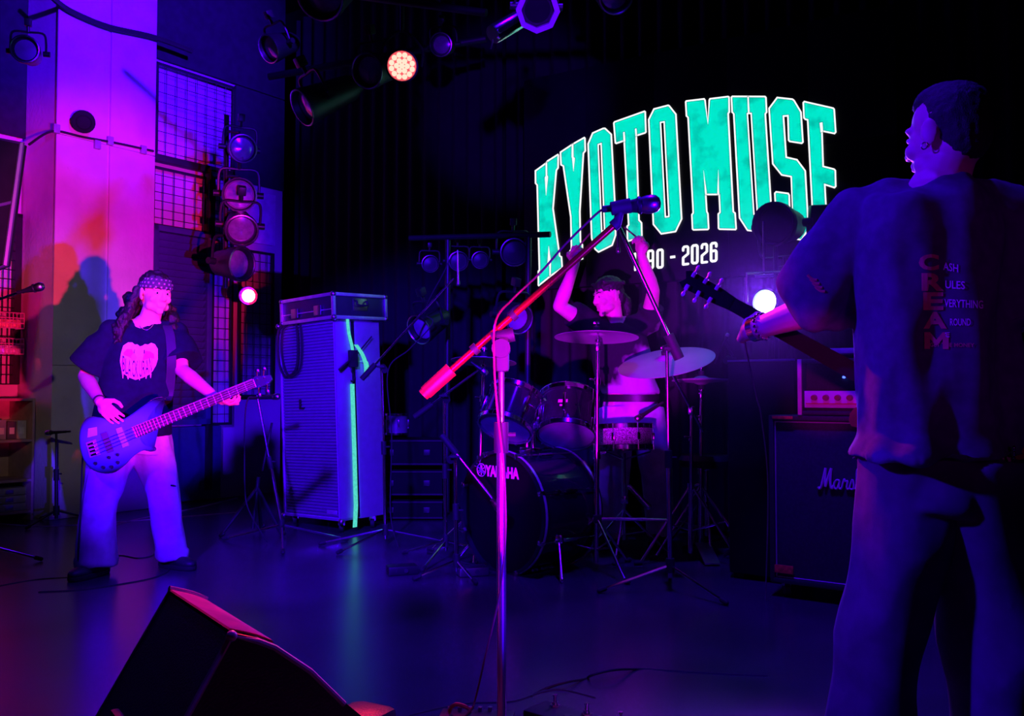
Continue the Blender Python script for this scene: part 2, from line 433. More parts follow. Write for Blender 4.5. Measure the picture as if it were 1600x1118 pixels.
# small wall speaker (130,192)
c = tt(130, 190, .10)
th = thing('wall_speaker', 'small round black speaker mounted high on the pillar', 'speaker', c)
ax = (WN + V((0, 0, -.5)) + V((-.1, -.5, 0))).normalized()
obj('housing', MB().lathe([(.03, -.07), (.075, -.05), (.09, 0), (.085, .045), (.07, .05)], c, ax, 20), blackmatte, th)
obj('cone', MB().lathe([(.068, .045), (.052, .058), (.05, .05), (.02, .035), (.0, .04)], c, ax, 20), blackmatte, th)
obj('bracket', MB().cyl(c - ax * .06, tt(130, 190, 0), .012), black, th)

# ---------------------------------------------------------------- LED screen
SN = V((-sin(radians(31)), -cos(radians(31)), 0)); SU = V((cos(radians(31)), -sin(radians(31)), 0))
S0 = P(1070, 280, 6.05)
def sp(px, py, off=0.0): return PL(px, py, S0 + SN * off, SN)
scr = thing('led_screen', 'black LED screen with an arched green team-style title and white years', 'screen', sp(1070, 470))
cc = [sp(818, 112), sp(1400, 112), sp(1400, 470), sp(818, 470)]
u0 = (cc[0] - S0).dot(SU); u1 = (cc[1] - S0).dot(SU)
RS = Matrix((SU, -SN, V((0, 0, 1)))).transposed()
zt, zb = 3.35, 1.75
scrm = mat('screen_black', (0.004, 0.004, 0.008), 0.5, spec=.2)
NP = 5
for i in range(NP):
    for j in range(2):
        a = u0 + (u1 - u0) * i / NP; b = u0 + (u1 - u0) * (i + 1) / NP; c0 = zb + (zt - zb) * j / 2; c1 = zb + (zt - zb) * (j + 1) / 2
        obj('screen_tile', MB().box(S0 + SU * ((a + b) / 2) - SN * .04 + V((0, 0, (c0 + c1) / 2 - S0.z)), (b - a - .002, .07, c1 - c0 - .002), RS, .001), scrm, scr)
def inset(poly, d):
    n = len(poly); A = sum(poly[i][0] * poly[(i + 1) % n][1] - poly[(i + 1) % n][0] * poly[i][1] for i in range(n))
    sg = 1 if A > 0 else -1; out = []
    for i in range(n):
        p0 = V(poly[i - 1]).to_2d(); p1 = V(poly[i]).to_2d(); p2 = V(poly[(i + 1) % n]).to_2d()
        a = (p1 - p0).normalized(); b = (p2 - p1).normalized()
        na = V((-a.y, a.x)) * sg; nb = V((-b.y, b.x)) * sg
        k = na + nb; L = k.length
        k = na if L < 1e-6 else k / L
        c = max(k.dot(na), 0.42)
        out.append(p1 + k * (d / c))
    return out
emw = mat('screen_white', (1, 1, 1), nvar=0.0, emit=1, estr=1.1)
emt = mat('screen_green', (0.0, 0.72, 0.50), nscale=9, nvar=0.0, emit=1, estr=1.0)
r = [x for x in emt.node_tree.nodes if x.type == 'VALTORGB'][0]
r.color_ramp.elements[0].color = (0.0, 0.42, 0.33, 1); r.color_ramp.elements[1].color = (0.0, 0.80, 0.60, 1)
r.color_ramp.elements[0].position = .25; r.color_ramp.elements[1].position = .50
emd = mat('screen_dark_line', (0.0, 0.03, 0.05), nvar=0, emit=1, estr=1.0)
def conv(pts, sc, ox, oy): return [(ox + x / sc, oy + y / sc) for x, y in pts]
R1 = lambda p: conv(p, 4.3, 830, 200); R2 = lambda p: conv(p, 4.657, 940, 150); R3 = lambda p: conv(p, 4.657, 1060, 140); R4 = lambda p: conv(p, 4.471, 1180, 140)
EX = 0.004
def layer(polys, off, th=.002):
    off = off * 2.2
    mb = MB()
    for q in polys: mb.prism([sp(x, y, off) for x, y in q], SN, th)
    return mb
def glyph(ch, outer, cuts=(), holes=()):
    g = obj('letter_outline', layer([outer], .002), emw, scr, smooth=False)
    obj('letter_edge', layer([inset(outer, 2.5)], .0035), emd, g, smooth=False)
    obj('letter_fill', layer([inset(outer, 3.1)], .005), emt, g, smooth=False)
    if holes:
        obj('hole_edge', layer([inset(h, -.7) for h in holes], .0065), emd, g, smooth=False)
        obj('hole_outline', layer(holes, .008), emw, g, smooth=False)
        obj('hole', layer([inset(h, 2.2) for h in holes], .0095), scrm, g, smooth=False)
    if cuts:
        obj('cut_edge', layer([inset(h, -.6) for h in cuts], .0065), emd, g, smooth=False)
        obj('cut_outline', layer(cuts, .008), emw, g, smooth=False)
glyph('K', R1([(24, 285), (97, 232), (107, 218), (180, 172), (187, 180), (186, 268), (174, 285), (152, 540), (196, 855), (208, 862), (214, 940), (132, 998), (50, 1064), (44, 1055), (44, 960), (51, 952), (36, 385), (25, 372)]),
      cuts=[R1([(97, 236), (107, 228), (108, 318), (114, 325), (100, 455), (92, 330), (98, 322)]), R1([(118, 790), (134, 905), (131, 990), (123, 995), (122, 925), (109, 915)])])
glyph('Y', R1([(192, 160), (278, 103), (358, 58), (366, 66), (369, 155), (356, 170), (332, 560), (336, 762), (349, 782), (350, 880), (262, 918), (256, 825), (266, 812), (262, 600), (212, 258), (196, 250)]),
      cuts=[R1([(273, 110), (283, 104), (285, 195), (294, 200), (284, 292), (275, 202), (272, 195)])])
glyph('O', R1([(378, 105), (410, 30), (482, -2), (498, -3), (543, 40), (570, 560), (572, 720), (548, 790), (452, 838), (425, 815), (402, 740)]), holes=[R1([(446, 108), (474, 98), (498, 690), (470, 700)])])
glyph('T', R2([(84, 195), (92, 184), (314, 105), (323, 113), (328, 264), (318, 273), (258, 292), (278, 900), (296, 920), (299, 1028), (196, 1060), (184, 1050), (181, 945), (192, 935), (160, 332), (106, 350), (96, 345)]),
      cuts=[R2([(157, 264), (168, 260), (173, 330), (160, 335)]), R2([(243, 238), (254, 235), (258, 290), (247, 294)])])
glyph('O', R2([(338, 170), (378, 90), (485, 62), (495, 66), (546, 130), (588, 895), (542, 990), (432, 1008), (372, 935)]), holes=[R2([(424, 188), (460, 182), (495, 880), (460, 885)])])
glyph('M', R3([(48, 88), (56, 78), (190, 62), (199, 75), (215, 232), (220, 75), (227, 62), (364, 45), (374, 52), (376, 165), (368, 175), (405, 885), (418, 895), (426, 1013), (417, 1023), (297, 1020), (287, 1010), (285, 902), (298, 890), (292, 768), (205, 768), (212, 885), (220, 900), (226, 1010), (217, 1022), (107, 1025), (98, 1015), (93, 907), (103, 895), (66, 205), (54, 195)]),
      cuts=[R3([(183, 585), (207, 755), (206, 768), (195, 765)]), R3([(291, 580), (297, 765), (286, 768), (283, 755)])])
glyph('U', R3([(381, 55), (390, 44), (632, 45), (642, 55), (648, 165), (638, 178)]) + [(1207, 335), (1196, 362), (1187, 363)] + R3([(500, 1028), (440, 935), (398, 178), (386, 166)]),
      cuts=[R3([(502, 50), (512, 50), (518, 168), (507, 168)])], holes=[R3([(497, 170), (534, 167), (580, 905), (545, 912)])])
glyph('S', R4([(92, 130), (152, 50), (262, 62), (275, 72), (325, 155), (339, 368), (327, 380), (238, 366), (229, 355), (224, 188), (203, 190), (222, 468), (295, 485), (355, 565), (378, 975), (325, 1055), (250, 1040), (185, 1010), (145, 940), (132, 722), (145, 708), (234, 720), (243, 735), (249, 900), (262, 930), (247, 612), (182, 600), (118, 520)]))
glyph('E', R4([(331, 90), (342, 78), (548, 125), (557, 135), (568, 298), (556, 312), (472, 295), (480, 532), (552, 550), (565, 562), (568, 677), (555, 690), (492, 670), (506, 930), (562, 915), (575, 1030), (400, 1070), (388, 955), (400, 940), (362, 215), (348, 212), (336, 200)]),
      cuts=[R4([(450, 232), (470, 228), (474, 292), (458, 300)])])
# the years
def digit(ch, x0, x1, ytop, ybot, dy):
    wd = .33
    hi = (0.17, 0.83)
    sh = {'0': ([(hi[0], .07), (.3, .0), (.7, .0), (hi[1], .07), (hi[1], .93), (.7, 1), (.3, 1), (hi[0], .93)], True),
          '2': ([(hi[0], .2), (hi[0], .07), (.3, 0), (.7, 0), (hi[1], .07), (hi[1], .42), (hi[0], .62), (hi[0], 1), (hi[1], 1)], False),
          '6': ([(hi[1], .2), (hi[1], .07), (.7, 0), (.3, 0), (hi[0], .07), (hi[0], .93), (.3, 1), (.7, 1), (hi[1], .93), (hi[1], .5), (.7, .42), (hi[0], .44)], False),
          '9': ([(hi[0], .8), (hi[0], .93), (.3, 1), (.7, 1), (hi[1], .93), (hi[1], .07), (.7, 0), (.3, 0), (hi[0], .07), (hi[0], .5), (.3, .58), (hi[1], .56)], False),
          '1': ([(.1, .12), (.55, 0), (.55, 1)], False), '-': ([(.1, .5), (.9, .5)], False)}[ch]
    W = x1 - x0; H = ybot - ytop; pad = W * wd / 2
    pts = [(x * W, pad + y * (H - 2 * pad)) for x, y in sh[0]]
    polys = []
    for q in stroke(pts, W * wd, sh[1]):
        polys.append([(980 + (x0 + p.x) / 10, 360 + (ytop + p.y - (p.x) * .12) / 10) for p in q])
    obj('digit', layer(polys, .003), emw, scr, smooth=False)
digit('1', 70, 170, 350, 640, 0); digit('9', 180, 285, 330, 625, 0); digit('9', 310, 422, 305, 615, 0); digit('0', 455, 572, 290, 602, 0)
digit('2', 855, 972, 240, 552, 0); digit('0', 995, 1118, 220, 535, 0); digit('2', 1148, 1266, 202, 522, 0); digit('6', 1290, 1414, 184, 504, 0)
obj('dash', layer([[(1047, 399.8), (1055, 398.8), (1055.3, 402.8), (1047.3, 403.8)]], .003), emw, scr, smooth=False)
# ---------------------------------------------------------------- lamps
lensm = mat('lamp_glass', (0.45, 0.45, 0.5), 0.12, 0.6, nscale=30)
def lamp_parts(th, k=1.0, cell=False, lit=None, long=1.0, ring=None):
    """par can pointing along +Y of the Empty, yoke above"""
    L = .26 * k * long; R = .105 * k
    obj('housing', MB().lathe([(.0, -L), (.05 * k, -L * .98), (R * .75, -L * .8), (R * .86, -L * .45), (R, -.03), (R * 1.06, 0), (R * 1.06, .035 * k), (R * .98, .035 * k), (R * .9, .0)], (0, 0, 0), (0, 1, 0), 20), black, th)
    lm = lit or lensm
    l = obj('lens', MB().lathe([(.0, .012 * k), (R * .5, .008 * k), (R * .92, -.004)], (0, 0, 0), (0, 1, 0), 20), lm, th)
    rg = MB(); n = 24
    rg.tube([(R * 1.0 * cos(2 * pi * i / n), .036 * k, R * 1.0 * sin(2 * pi * i / n)) for i in range(n)], .006 * k, 5, True)
    obj('front_ring', rg, ring or steel, th)
    y = MB(); w_ = R * 1.22; hh = R * 1.55
    y.tube(smooth_pts([(-w_, -.09 * k, 0), (-w_, -.09 * k, hh * .7), (-w_ * .8, -.09 * k, hh), (0, -.09 * k, hh), (w_ * .8, -.09 * k, hh), (w_, -.09 * k, hh * .7), (w_, -.09 * k, 0)], 3), .009 * k, 6)
    obj('yoke', y, black, th)
    for sd in (1, -1): obj('knob', MB().cyl((sd * w_ * .85, -.09 * k, 0), (sd * w_ * 1.25, -.09 * k, 0), .022 * k, n=10), black, th)
    c = MB(); c.cyl((0, -.09 * k, hh), (0, -.09 * k, hh + .05 * k), .012 * k, n=8); c.box((0, -.09 * k, hh + .075 * k), (.05 * k, .06 * k, .06 * k), None, .008 * k)
    obj('hook_clamp', c, black, th)
def place(th, loc, aim, roll=0):
    d = V(aim).normalized(); x, y, _ = frame(d)
    M = Matrix((x, d, y)).transposed().to_4x4(); M = Matrix.Translation(V(loc)) @ M @ Matrix.Rotation(roll, 4, 'Y')
    th.matrix_world = M; th.location = V(loc); th.rotation_euler = M.to_euler()
def lamp(name, label, px, py, Y, aim, k=1.0, roll=0, group=None, **kw):
    th = thing(name, label, 'stage light', (0, 0, 0), group); lamp_parts(th, k, **kw); place(th, P(px, py, Y), aim, roll); return th
toc = lambda px, py, Y: (CAM - P(px, py, Y)).normalized()
glit = mat('purple_gel', (.28, .16, .36), 0.3, 0.1)
dichro = mat('iridescent_lens', (.35, .75, .85), 0.1, .5, nscale=14, nvar=.3, col2=(.9, .5, .9))
Yl = 7.3
g = 'lamps strung down the steel post'
lamp('par_lamp', 'topmost lamp of the four strung down the post', 378, 232, Yl, toc(378, 232, Yl) + V((.25, 0, 0)), 1.05, group=g)
lamp('par_lamp', 'second lamp from the top on the post, with a bright ringed lens', 374, 304, Yl, toc(374, 304, Yl) + V((.05, 0, -.02)), 1.25, group=g, lit=dichro)
lamp('par_lamp', 'third lamp from the top on the post, tilted downwards', 377, 358, Yl - .05, toc(377, 358, Yl) + V((.1, 0, -.35)), 1.22, group=g)
lamp('par_lamp', 'lowest dark lamp of the four on the post, turned sideways', 372, 412, Yl, V((.9, -.5, -.1)), 1.3, group=g, long=.8)
m = MB().cyl(P(354, 180, 7.42), P(352, 450, 7.42), .022, n=10)
obj('lamp_pole', m, black, label='upright dark pole carrying the four strung lamps', cat='pole')
mm = MB()
for yy in (205, 275, 330, 388): mm.cyl(P(353, yy, 7.42), P(374, yy + 2, 7.36), .013, n=8)
obj('lamp_bracket', mm, black, label='short brackets joining the four lamps to their pole', cat='bracket', kind='stuff')
# small white round lamp (388,462)
wl_ = thing('bulkhead_lamp', 'small glowing white round lamp on the dark wire grid', 'lamp', P(388, 462, 7.7))
ax = toc(388, 462, 7.7); c = P(388, 462, 7.7)
whitelit = mat('white_lamp_glow', (1, 1, .96), nvar=0, emit=1, estr=6)
obj('housing', MB().lathe([(.05, -.07), (.075, -.05), (.082, 0), (.076, .01)], c, ax + V((.2, 0, 0)), 24), steel, wl_)
obj('lens', MB().lathe([(.0, .014), (.05, .012), (.07, .004)], c, ax + V((.2, 0, 0)), 24), whitelit, wl_)
# overhead lamps
zt_ = 4.3
litpink = mat('pink_led_glow', (1, .66, .50), nvar=0, emit=1, estr=1.25)
ledring = mat('red_led_rim', (1, .10, .13), nvar=0, emit=1, estr=1.0)
c = P(628, 103, 5.0); ax = toc(628, 103, 5.0)
th = thing('led_par', 'glowing pinkish-white round LED lamp hanging over the stage', 'stage light', c)
obj('housing', MB().lathe([(.04, -.16), (.085, -.14), (.092, -.02), (.092, .012), (.083, .012), (.082, -.004)], c, ax, 24), black, th)
obj('led_rim', MB().lathe([(.0, -.006), (.081, -.003)], c, ax, 24), ledring, th)
x, y, _ = frame(ax)
for i in range(19):
    if i == 0: q = c
    elif i < 7: q = c + (x * cos(i * pi / 3) + y * sin(i * pi / 3)) * .030
    else: q = c + (x * cos(i * pi / 6 + .26) + y * sin(i * pi / 6 + .26)) * .060
    obj('led_lens', MB().lathe([(.0155, 0), (.014, .006), (.008, .010), (0, .011)], q, ax, 10), litpink, th)
obj('yoke', MB().tube(smooth_pts([c - x * .11 - ax * .06, c - x * .11 - ax * .06 + y * .1, c - ax * .06 + y * .19, c + x * .11 - ax * .06 + y * .1, c + x * .11 - ax * .06], 4), .009, 6).cyl(c - ax * .06 + y * .18, c - ax * .06 + y * .32, .012), black, th)
lamp('spot_lamp', 'dark spotlight with a purple-edged shade left of the glowing LED lamp', 480, 165, 5.7, V((-.75, -.55, -.55)), 1.1, long=1.5)
lamp('spot_lamp', 'dark spotlight with a curved rim just beside the glowing LED lamp', 578, 110, 5.2, V((-.35, -.8, -.35)), .95, long=1.1)
lamp('par_lamp', 'dim dark lamp in the ceiling left of the purple-edged spotlight', 425, 75, 6.2, V((-.6, -.7, -.5)), .9)
lamp('par_lamp', 'lamp cut off by the top edge above the purple-edged spotlight', 505, -12, 4.8, V((-.3, -.8, -.6)), 1.3)
lamp('par_lamp', 'dim lamp with a purple face high in the dark corner left of the pillar', 40, 78, 6.0, V((.25, -.9, -.1)), .85, lit=glit)
lamp('par_lamp', 'small dim lamp in the dark between the glowing LED lamp and the chrome lamp', 690, 70, 5.8, V((-.2, -.9, -.3)), .7)
lamp('par_lamp', 'small lamp cut off at the top edge right of the chrome lamp', 960, -8, 4.8, V((.2, -.8, -.5)), .9)
th = lamp('profile_lamp', 'large chrome spotlight with a wide eight-sided ring at the top edge', 840, 15, 3.6, toc(838, 14, 3.6) + V((.1, 0, -.25)), .68, lit=blackmatte)
c = P(840, 15, 3.58); ax = toc(838, 14, 3.6) + V((.1, 0, -.25)); ax.normalize()
rg = MB(); x, y, _ = frame(ax)
hx = [c + (x * cos(i * pi / 4) + y * sin(i * pi / 4)) * .090 for i in range(8)]; hi = [c + (x * cos(i * pi / 4) + y * sin(i * pi / 4)) * .068 for i in range(8)]
for i in range(8):
    j = (i + 1) % 8; rg.prism([hx[i], hx[j], hi[j], hi[i]], ax, .02)
satin = mat('satin_metal', (.8, .8, .85), .35, .5)
obj('gel_frame', rg, satin, label='flat eight-sided metal gel frame around the chrome spotlight face', cat='frame')
tb_ = thing('lamp_tube', 'shiny chrome tube running out to the left from the big top spotlight', 'tube', P(800, 40, 3.7))
obj('barrel', MB().lathe([(.038, 0), (.04, .01), (.04, .20), (.034, .215)], P(770, 54, 3.7), P(815, 28, 3.78) - P(770, 54, 3.7), 20), chrome, tb_)
obj('bracket', MB().tube([P(770, 62, 3.7), P(767, 76, 3.7)], .004), steel, tb_)
# truss pipes
for i, (a, b, lb) in enumerate((((300, -40, 6.0), (760, 20, 5.4), 'dark lighting pipe over the left half of the stage'), ((640, -60, 3.9), (1150, -40, 3.9), 'dark lighting pipe near the top edge over the singer stand'), ((420, 120, 6.2), (760, 60, 5.9), 'lower dark pipe carrying the small ceiling lamps'))):
    obj('lighting_pipe', MB().cyl(P(*a), P(*b), .024, n=12), black, label=lb, cat='pipe')
# par lamps in the dark behind the drums
dull = mat('dull_lens', (.03, .03, .04), .45, .1)
g2 = 'unlit lamps in the dark behind the drums'
for px, py, Y, k, lb in ((672, 412, 6.3, .7, 'dim unlit lamp farthest left in the row behind the drums'), (716, 408, 6.3, .8, 'unlit lamp right behind the slim hanging microphone'), (750, 406, 6.3, .7, 'square-looking unlit lamp between two round ones behind the drums'), (803, 394, 6.1, 1.1, 'largest unlit lamp behind the drums, left of the lit screen letters')):
    lamp('par_lamp', lb, px, py, Y, toc(px, py, Y) + V((.1, 0, 0)), k * .8, group=g2, lit=dull)
lamp('par_lamp', 'pinkish lamp face turned down low in the dark left of the vocal boom', 660, 512, 6.0, V((-.5, -.6, -.35)), .95, lit=glit, group=g2)
lamp('par_lamp', 'pale lamp face peeping out just below the red vocal boom', 808, 497, 5.9, V((.5, -.8, -.3)), .95, lit=glit, group=g2)
obj('lamp_rail', MB().cyl(P(640, 372, 6.4), P(860, 366, 6.0), .02).cyl(P(700, 372, 6.3), P(698, 800, 6.3), .02).cyl(P(826, 370, 6.06), P(823, 790, 6.06), .02), black, label='dark pipe rail carrying the unlit lamps behind the drums', cat='rail')
# lamps by the screen
lamp('par_lamp', 'dark spotlight silhouetted against the U and S of the screen', 1212, 350, 5.15, V((-.6, -.75, -.1)), 1.15, roll=pi, long=1.0, lit=dull, ring=black)
c = P(1292, 348, 5.15)
th = thing('square_flood_lamp', 'square dark flood lamp covering the last letter of the screen', 'stage light', P(1292, 380, 5.15))
R_ = frame(toc(1292, 348, 5.15) + V((.15, 0, 0))); RB = Matrix((R_[0], R_[2], R_[1])).transposed()
obj('housing', MB().box(c, (.20, .12, .21), RB, .02), black, th)
obj('lens', MB().lathe([(0, .068), (.04, .066), (.06, .058), (.065, .05)], c, R_[2], 20), lensm, th)
obj('bracket', MB().cyl(c - V((0, 0, .1)), c - V((0, 0, .22)), .012), black, th)
th = thing('lamp_tree', 'thin dark stand of rods carrying the two lamps in front of the screen', 'stand', P(1212, 935, 5.15))
b0 = P(1212, 405, 5.17); bb = V((b0.x, b0.y, 0))
obj('pole', MB().cyl(bb + V((0, 0, .02)), b0 + V((0, 0, .08)), .014), black, th)
obj('crossbar', MB().cyl(P(1180, 432, 5.17), P(1300, 424, 5.17), .010).cyl(P(1292, 385, 5.17), P(1292, 428, 5.17), .01), steel, th)
for a in (0.3, 2.4, 4.5): obj('leg', MB().cyl(bb + V((0, 0, .35)), bb + V((cos(a) * .35, sin(a) * .35, .012)), .011), black, th)
# the glaring LED par
c = P(1196, 472, 4.35); ax = (CAM + V((.25, 0, .25)) - c).normalized() + V((-.62, 0, .12)); ax.normalize()
glow = mat('blue_white_led_glow', (.55, .85, 1), nvar=0, emit=1, estr=14)
th = thing('led_par', 'glaring blue-white round LED lamp just above the guitarist forearm', 'stage light', c)
obj('housing', MB().lathe([(.03, -.14), (.06, -.12), (.066, -.02), (.068, .014), (.06, .014), (.058, -.004)], c, ax, 24), black, th)
obj('lens', MB().lathe([(0, .012), (.035, .009), (.0575, -.002)], c, ax, 24), glow, th)
obj('yoke', MB().tube([c + V((-.09, 0, 0)), c + V((-.09, 0, .14)), c + V((.09, 0, .15)), c + V((.09, 0, 0))], .006), steel, th)
obj('pole', MB().cyl(c + V((0, 0.02, .14)), c + V((0, 0.02, .40)), .005), steel, th)

# ---------------------------------------------------------------- microphone stands
def legs3(th, b, hub, spread, angs, r=.008, foot=True, m=None):
    for a in angs:
        e = V((b.x + cos(a) * spread, b.y + sin(a) * spread, .014)); s0 = V((b.x, b.y, hub))
        l = obj('leg', MB().cyl(s0 + (e - s0) * .04, e, r, r * .85, 8), m or steel, th)
        if foot: obj('foot', MB().cap(e - (e - s0).normalized() * .03, e, .0125, .0125, 8), rubber, l)
def micstand(label, base, top, boom=None, angs=(0.3, 2.4, 4.5), spread=.32, hub=.12, m=None, r=.011, group=None, counter=True, mf=.55, boomr=.0075):
    base = V(base); top = V(top); base.z = 0
    th = thing('microphone_stand', label, 'microphone stand', base, group); m = m or steel
    d = (top - base)
    h = base + d * (hub / max(top.z, .01))
    mid = base + d * mf
    obj('lower_tube', MB().cyl(h - d.normalized() * .06, mid, r * 1.15, n=12), m, th)
    obj('upper_tube', MB().cyl(mid, top, r * .8, n=12), m, th)
    obj('height_clutch', MB().cyl(mid - d.normalized() * .05, mid + d.normalized() * .035, r * 1.75, n=12).cyl(mid, mid + V((.04, 0, 0)), .006), rubber, th)
    obj('leg_hub', MB().cyl(h - V((0, 0, .035)), h + V((0, 0, .035)), r * 2.0, n=12), rubber, th)
    legs3(th, h, hub, spread, angs, m=m)
    if boom:
        a, b = V(boom[0]), V(boom[1]); bd = (b - a).normalized()
        bo = obj('boom_arm', MB().cyl(a, b, boomr, n=10), m, th)
        k = MB().cyl(top - bd.cross(V((0, 1, 0))).normalized() * .03 - V((0, .035, 0)), top + V((0, .035, 0)), .022, n=14); k.cyl(top + V((0, -.03, 0)), top + V((0, -.06, 0)), .012, n=8); k.box(top + V((0, -.065, 0)), (.05, .012, .014), None, .004)
        obj('boom_clutch', k, rubber, th)
        if counter: obj('counterweight', MB().cyl(a - bd * .01, a + bd * .12, boomr * 2.4, n=14), rubber, bo)
    return th
def mic(label, head, tail, r=.025, m=None, grill=None, clip=True, group=None):
    head = V(head); tail = V(tail); d = (tail - head).normalized(); L = (tail - head).length
    th = thing('microphone', label, 'microphone', head, group)
    obj('grille', MB().lathe([(0, 0), (r * .55, r * .12), (r * .87, r * .45), (r, r), (r * .97, r * 1.5), (r * .82, r * 2.1)], head, d, 20), grill or steel, th)
    obj('collar', MB().lathe([(r * .84, r * 2.05), (r * .95, r * 2.1), (r * .95, r * 2.35), (r * .8, r * 2.5)], head, d, 20), m or black, th)
    obj('body', MB().lathe([(r * .8, r * 2.4), (r * .62, r * 3.4), (r * .48, L * .9), (r * .48, L), (r * .38, L), (r * .36, L + .03)], head, d, 16), m or black, th)
    return th
# main vocal stand, Y 2.5
Yv = 2.5
vtop = P(783, 556, Yv); vb = V((P(784, 1000, Yv).x, Yv, 0))
th = micstand('foreground chrome microphone stand with a long red-lit boom', vb, vtop, None, angs=(-1.57, .4, 2.7), spread=.26, hub=.05, m=mat('satin_chrome', (.55, .5, .57), .2, .93), r=.0115, mf=.80)
cl = obj('tilt_clutch', MB().box(P(783, 553, Yv), (.045, .05, .10), None, .012).cyl(P(783, 545, Yv) - V((0, .05, 0)), P(783, 545, Yv) + V((0, .05, 0)), .026, n=18).cyl(P(768, 530, Yv), P(803, 522, Yv), .02, n=14), rubber, th)
a, b = P(684, 597, Yv + .03), P(962, 350, Yv - .03)
bo = obj('boom_arm', MB().cyl(a, b, .0095, n=14), mat('red_light_boom', (.55, .005, .02), .22, .7), th)  # red stage light put into the boom's base colour
for f0, f1 in ((.20, .225), (.415, .44), (.985, 1.01)): obj('boom_joint', MB().cyl(a + (b - a) * f0, a + (b - a) * f1, .016), rubber, bo)
obj('counterweight', MB().cyl(P(665, 613, Yv + .03), P(705, 577, Yv + .03), .020, .021, 16).cyl(P(661, 617, Yv + .03), P(666, 612, Yv + .03), .017, n=16), mat('red_light_grip', (.35, .004, .012), .5), bo)  # counterweight colour carries the same red light
ck = MB().cap(P(964, 350, Yv - .03), P(968, 332, Yv - .04), .012, .012).cyl(P(955, 326, Yv - .04), P(985, 321, Yv - .04), .019, .021, 16)
obj('microphone_clip', ck, rubber, th)
mic('black handheld vocal microphone on top of the foreground boom', P(1033, 317, Yv - .05), P(958, 325, Yv - .03), .0262)
cpts = [P(958, 325, Yv - .03), P(940, 328, Yv), P(915, 350, Yv + .01), P(880, 385, Yv + .02), P(845, 425, Yv + .02), P(800, 468, Yv + .02), P(775, 500, Yv - .04), P(772, 560, Yv - .05), P(777, 640, Yv - .05), P(786, 720, Yv - .05), P(790, 790, Yv - .05), P(789, 850, Yv - .05), P(782, 920, Yv - .05), P(772, 968, Yv - .04), P(757, 1030, Yv), P(743, 1090, Yv), V((-.12, 2.55, .10)), V((-.2, 2.65, .012)), V((-.45, 2.8, .008))]
cable('microphone_cable', 'thin glossy cable hanging down along the foreground microphone stand', cpts, .0032, mat('glossy_cable', (.14, .01, .04), .25))
# overhead drum mic stand (black boom down right of the vocal mic)
Yo = 4.5; ob = G(1047, 921); ob = V((P(1047, 800, Yo).x, Yo, 0))
otop = P(1043, 560, Yo)
th = micstand('tall black stand right of the crash cymbal, its boom rising to the drummer hands', ob, P(1042, 545, Yo), (P(1060, 557, Yo - .05), P(966, 352, Yo - .1)), angs=(3.25, -.95, 1.4), spread=.36, hub=.13, m=chrome, r=.011, boomr=.011)
mic('slim silver pencil microphone hanging under the vocal microphone', P(966, 396, Yo - .12), P(966, 345, Yo - .12), .011, steel)
# stand by the cabinet with pencil mic up
Yc = 5.85; b_ = V((P(603, 800, Yc).x, Yc, 0))
micstand('silver stand beside the tall bass cabinet with a boom rising right', b_, P(597, 573, Yc), (P(567, 590, Yc), P(709, 435, Yc - .1)), angs=(0.05, 3.2, 4.1), spread=.42, hub=.10, m=chrome, r=.010)
mic('slim silver pencil microphone on the raised boom left of the drums', P(716, 447, Yc - .12), P(715, 398, Yc - .12), .0125, steel)
cable('microphone_cable', 'thin cable looping from the pencil microphone down its boom left of the drums', [P(715, 398, Yc - .12), P(706, 400, Yc - .1), P(692, 428, Yc - .08), P(672, 465, Yc - .05), P(664, 490, Yc), P(676, 505, Yc), P(640, 545, Yc), P(606, 580, Yc - .03), P(612, 680, Yc - .03), P(610, 800, Yc - .03), V((b_.x + .1, Yc - .15, .012))], .004)
# stand behind the bass headstock
Yh = 5.9; b_ = V((P(446, 820, Yh).x, Yh, 0))
th = micstand('leaning stand with a dark microphone right behind the bass headstock', b_, P(402, 618, Yh + .1), None, angs=(-1.3, 2.9, .2), spread=.42, hub=.12, m=chrome, r=.010)
mic('dark microphone lying level on the stand behind the bass headstock', P(438, 619, Yh + .05), P(398, 621, Yh + .1), .022)
cable('microphone_cable', 'cable looping down from the microphone behind the bass headstock', [P(398, 621, Yh + .1), P(388, 622, Yh + .1), P(383, 650, Yh + .1), P(382, 720, Yh + .1), P(384, 780, Yh + .1), P(395, 810, Yh + .05), P(402, 822, Yh), V((-1.6, 5.9, .01))], .005)
b_ = G(395, 832)
th = thing('folded_tripod', 'dark low tripod standing at the left foot of the tall bass cabinet', 'tripod', V((b_.x, b_.y, 0)))
obj('post', MB().cyl(V((b_.x, b_.y, .03)), P(404, 745, b_.y), .014).cyl(P(410, 735, b_.y), P(425, 660, b_.y), .008), black, th)
for e in (P(345, 810, b_.y - .2), G(408, 826), G(440, 838)):
    e = V((e.x, e.y, .014)); obj('leg', MB().cyl(P(402, 762, b_.y), e, .013, n=8).cap(e - V((0, 0, 0)), e + V((.02, .0, .01)), .013), black, th)
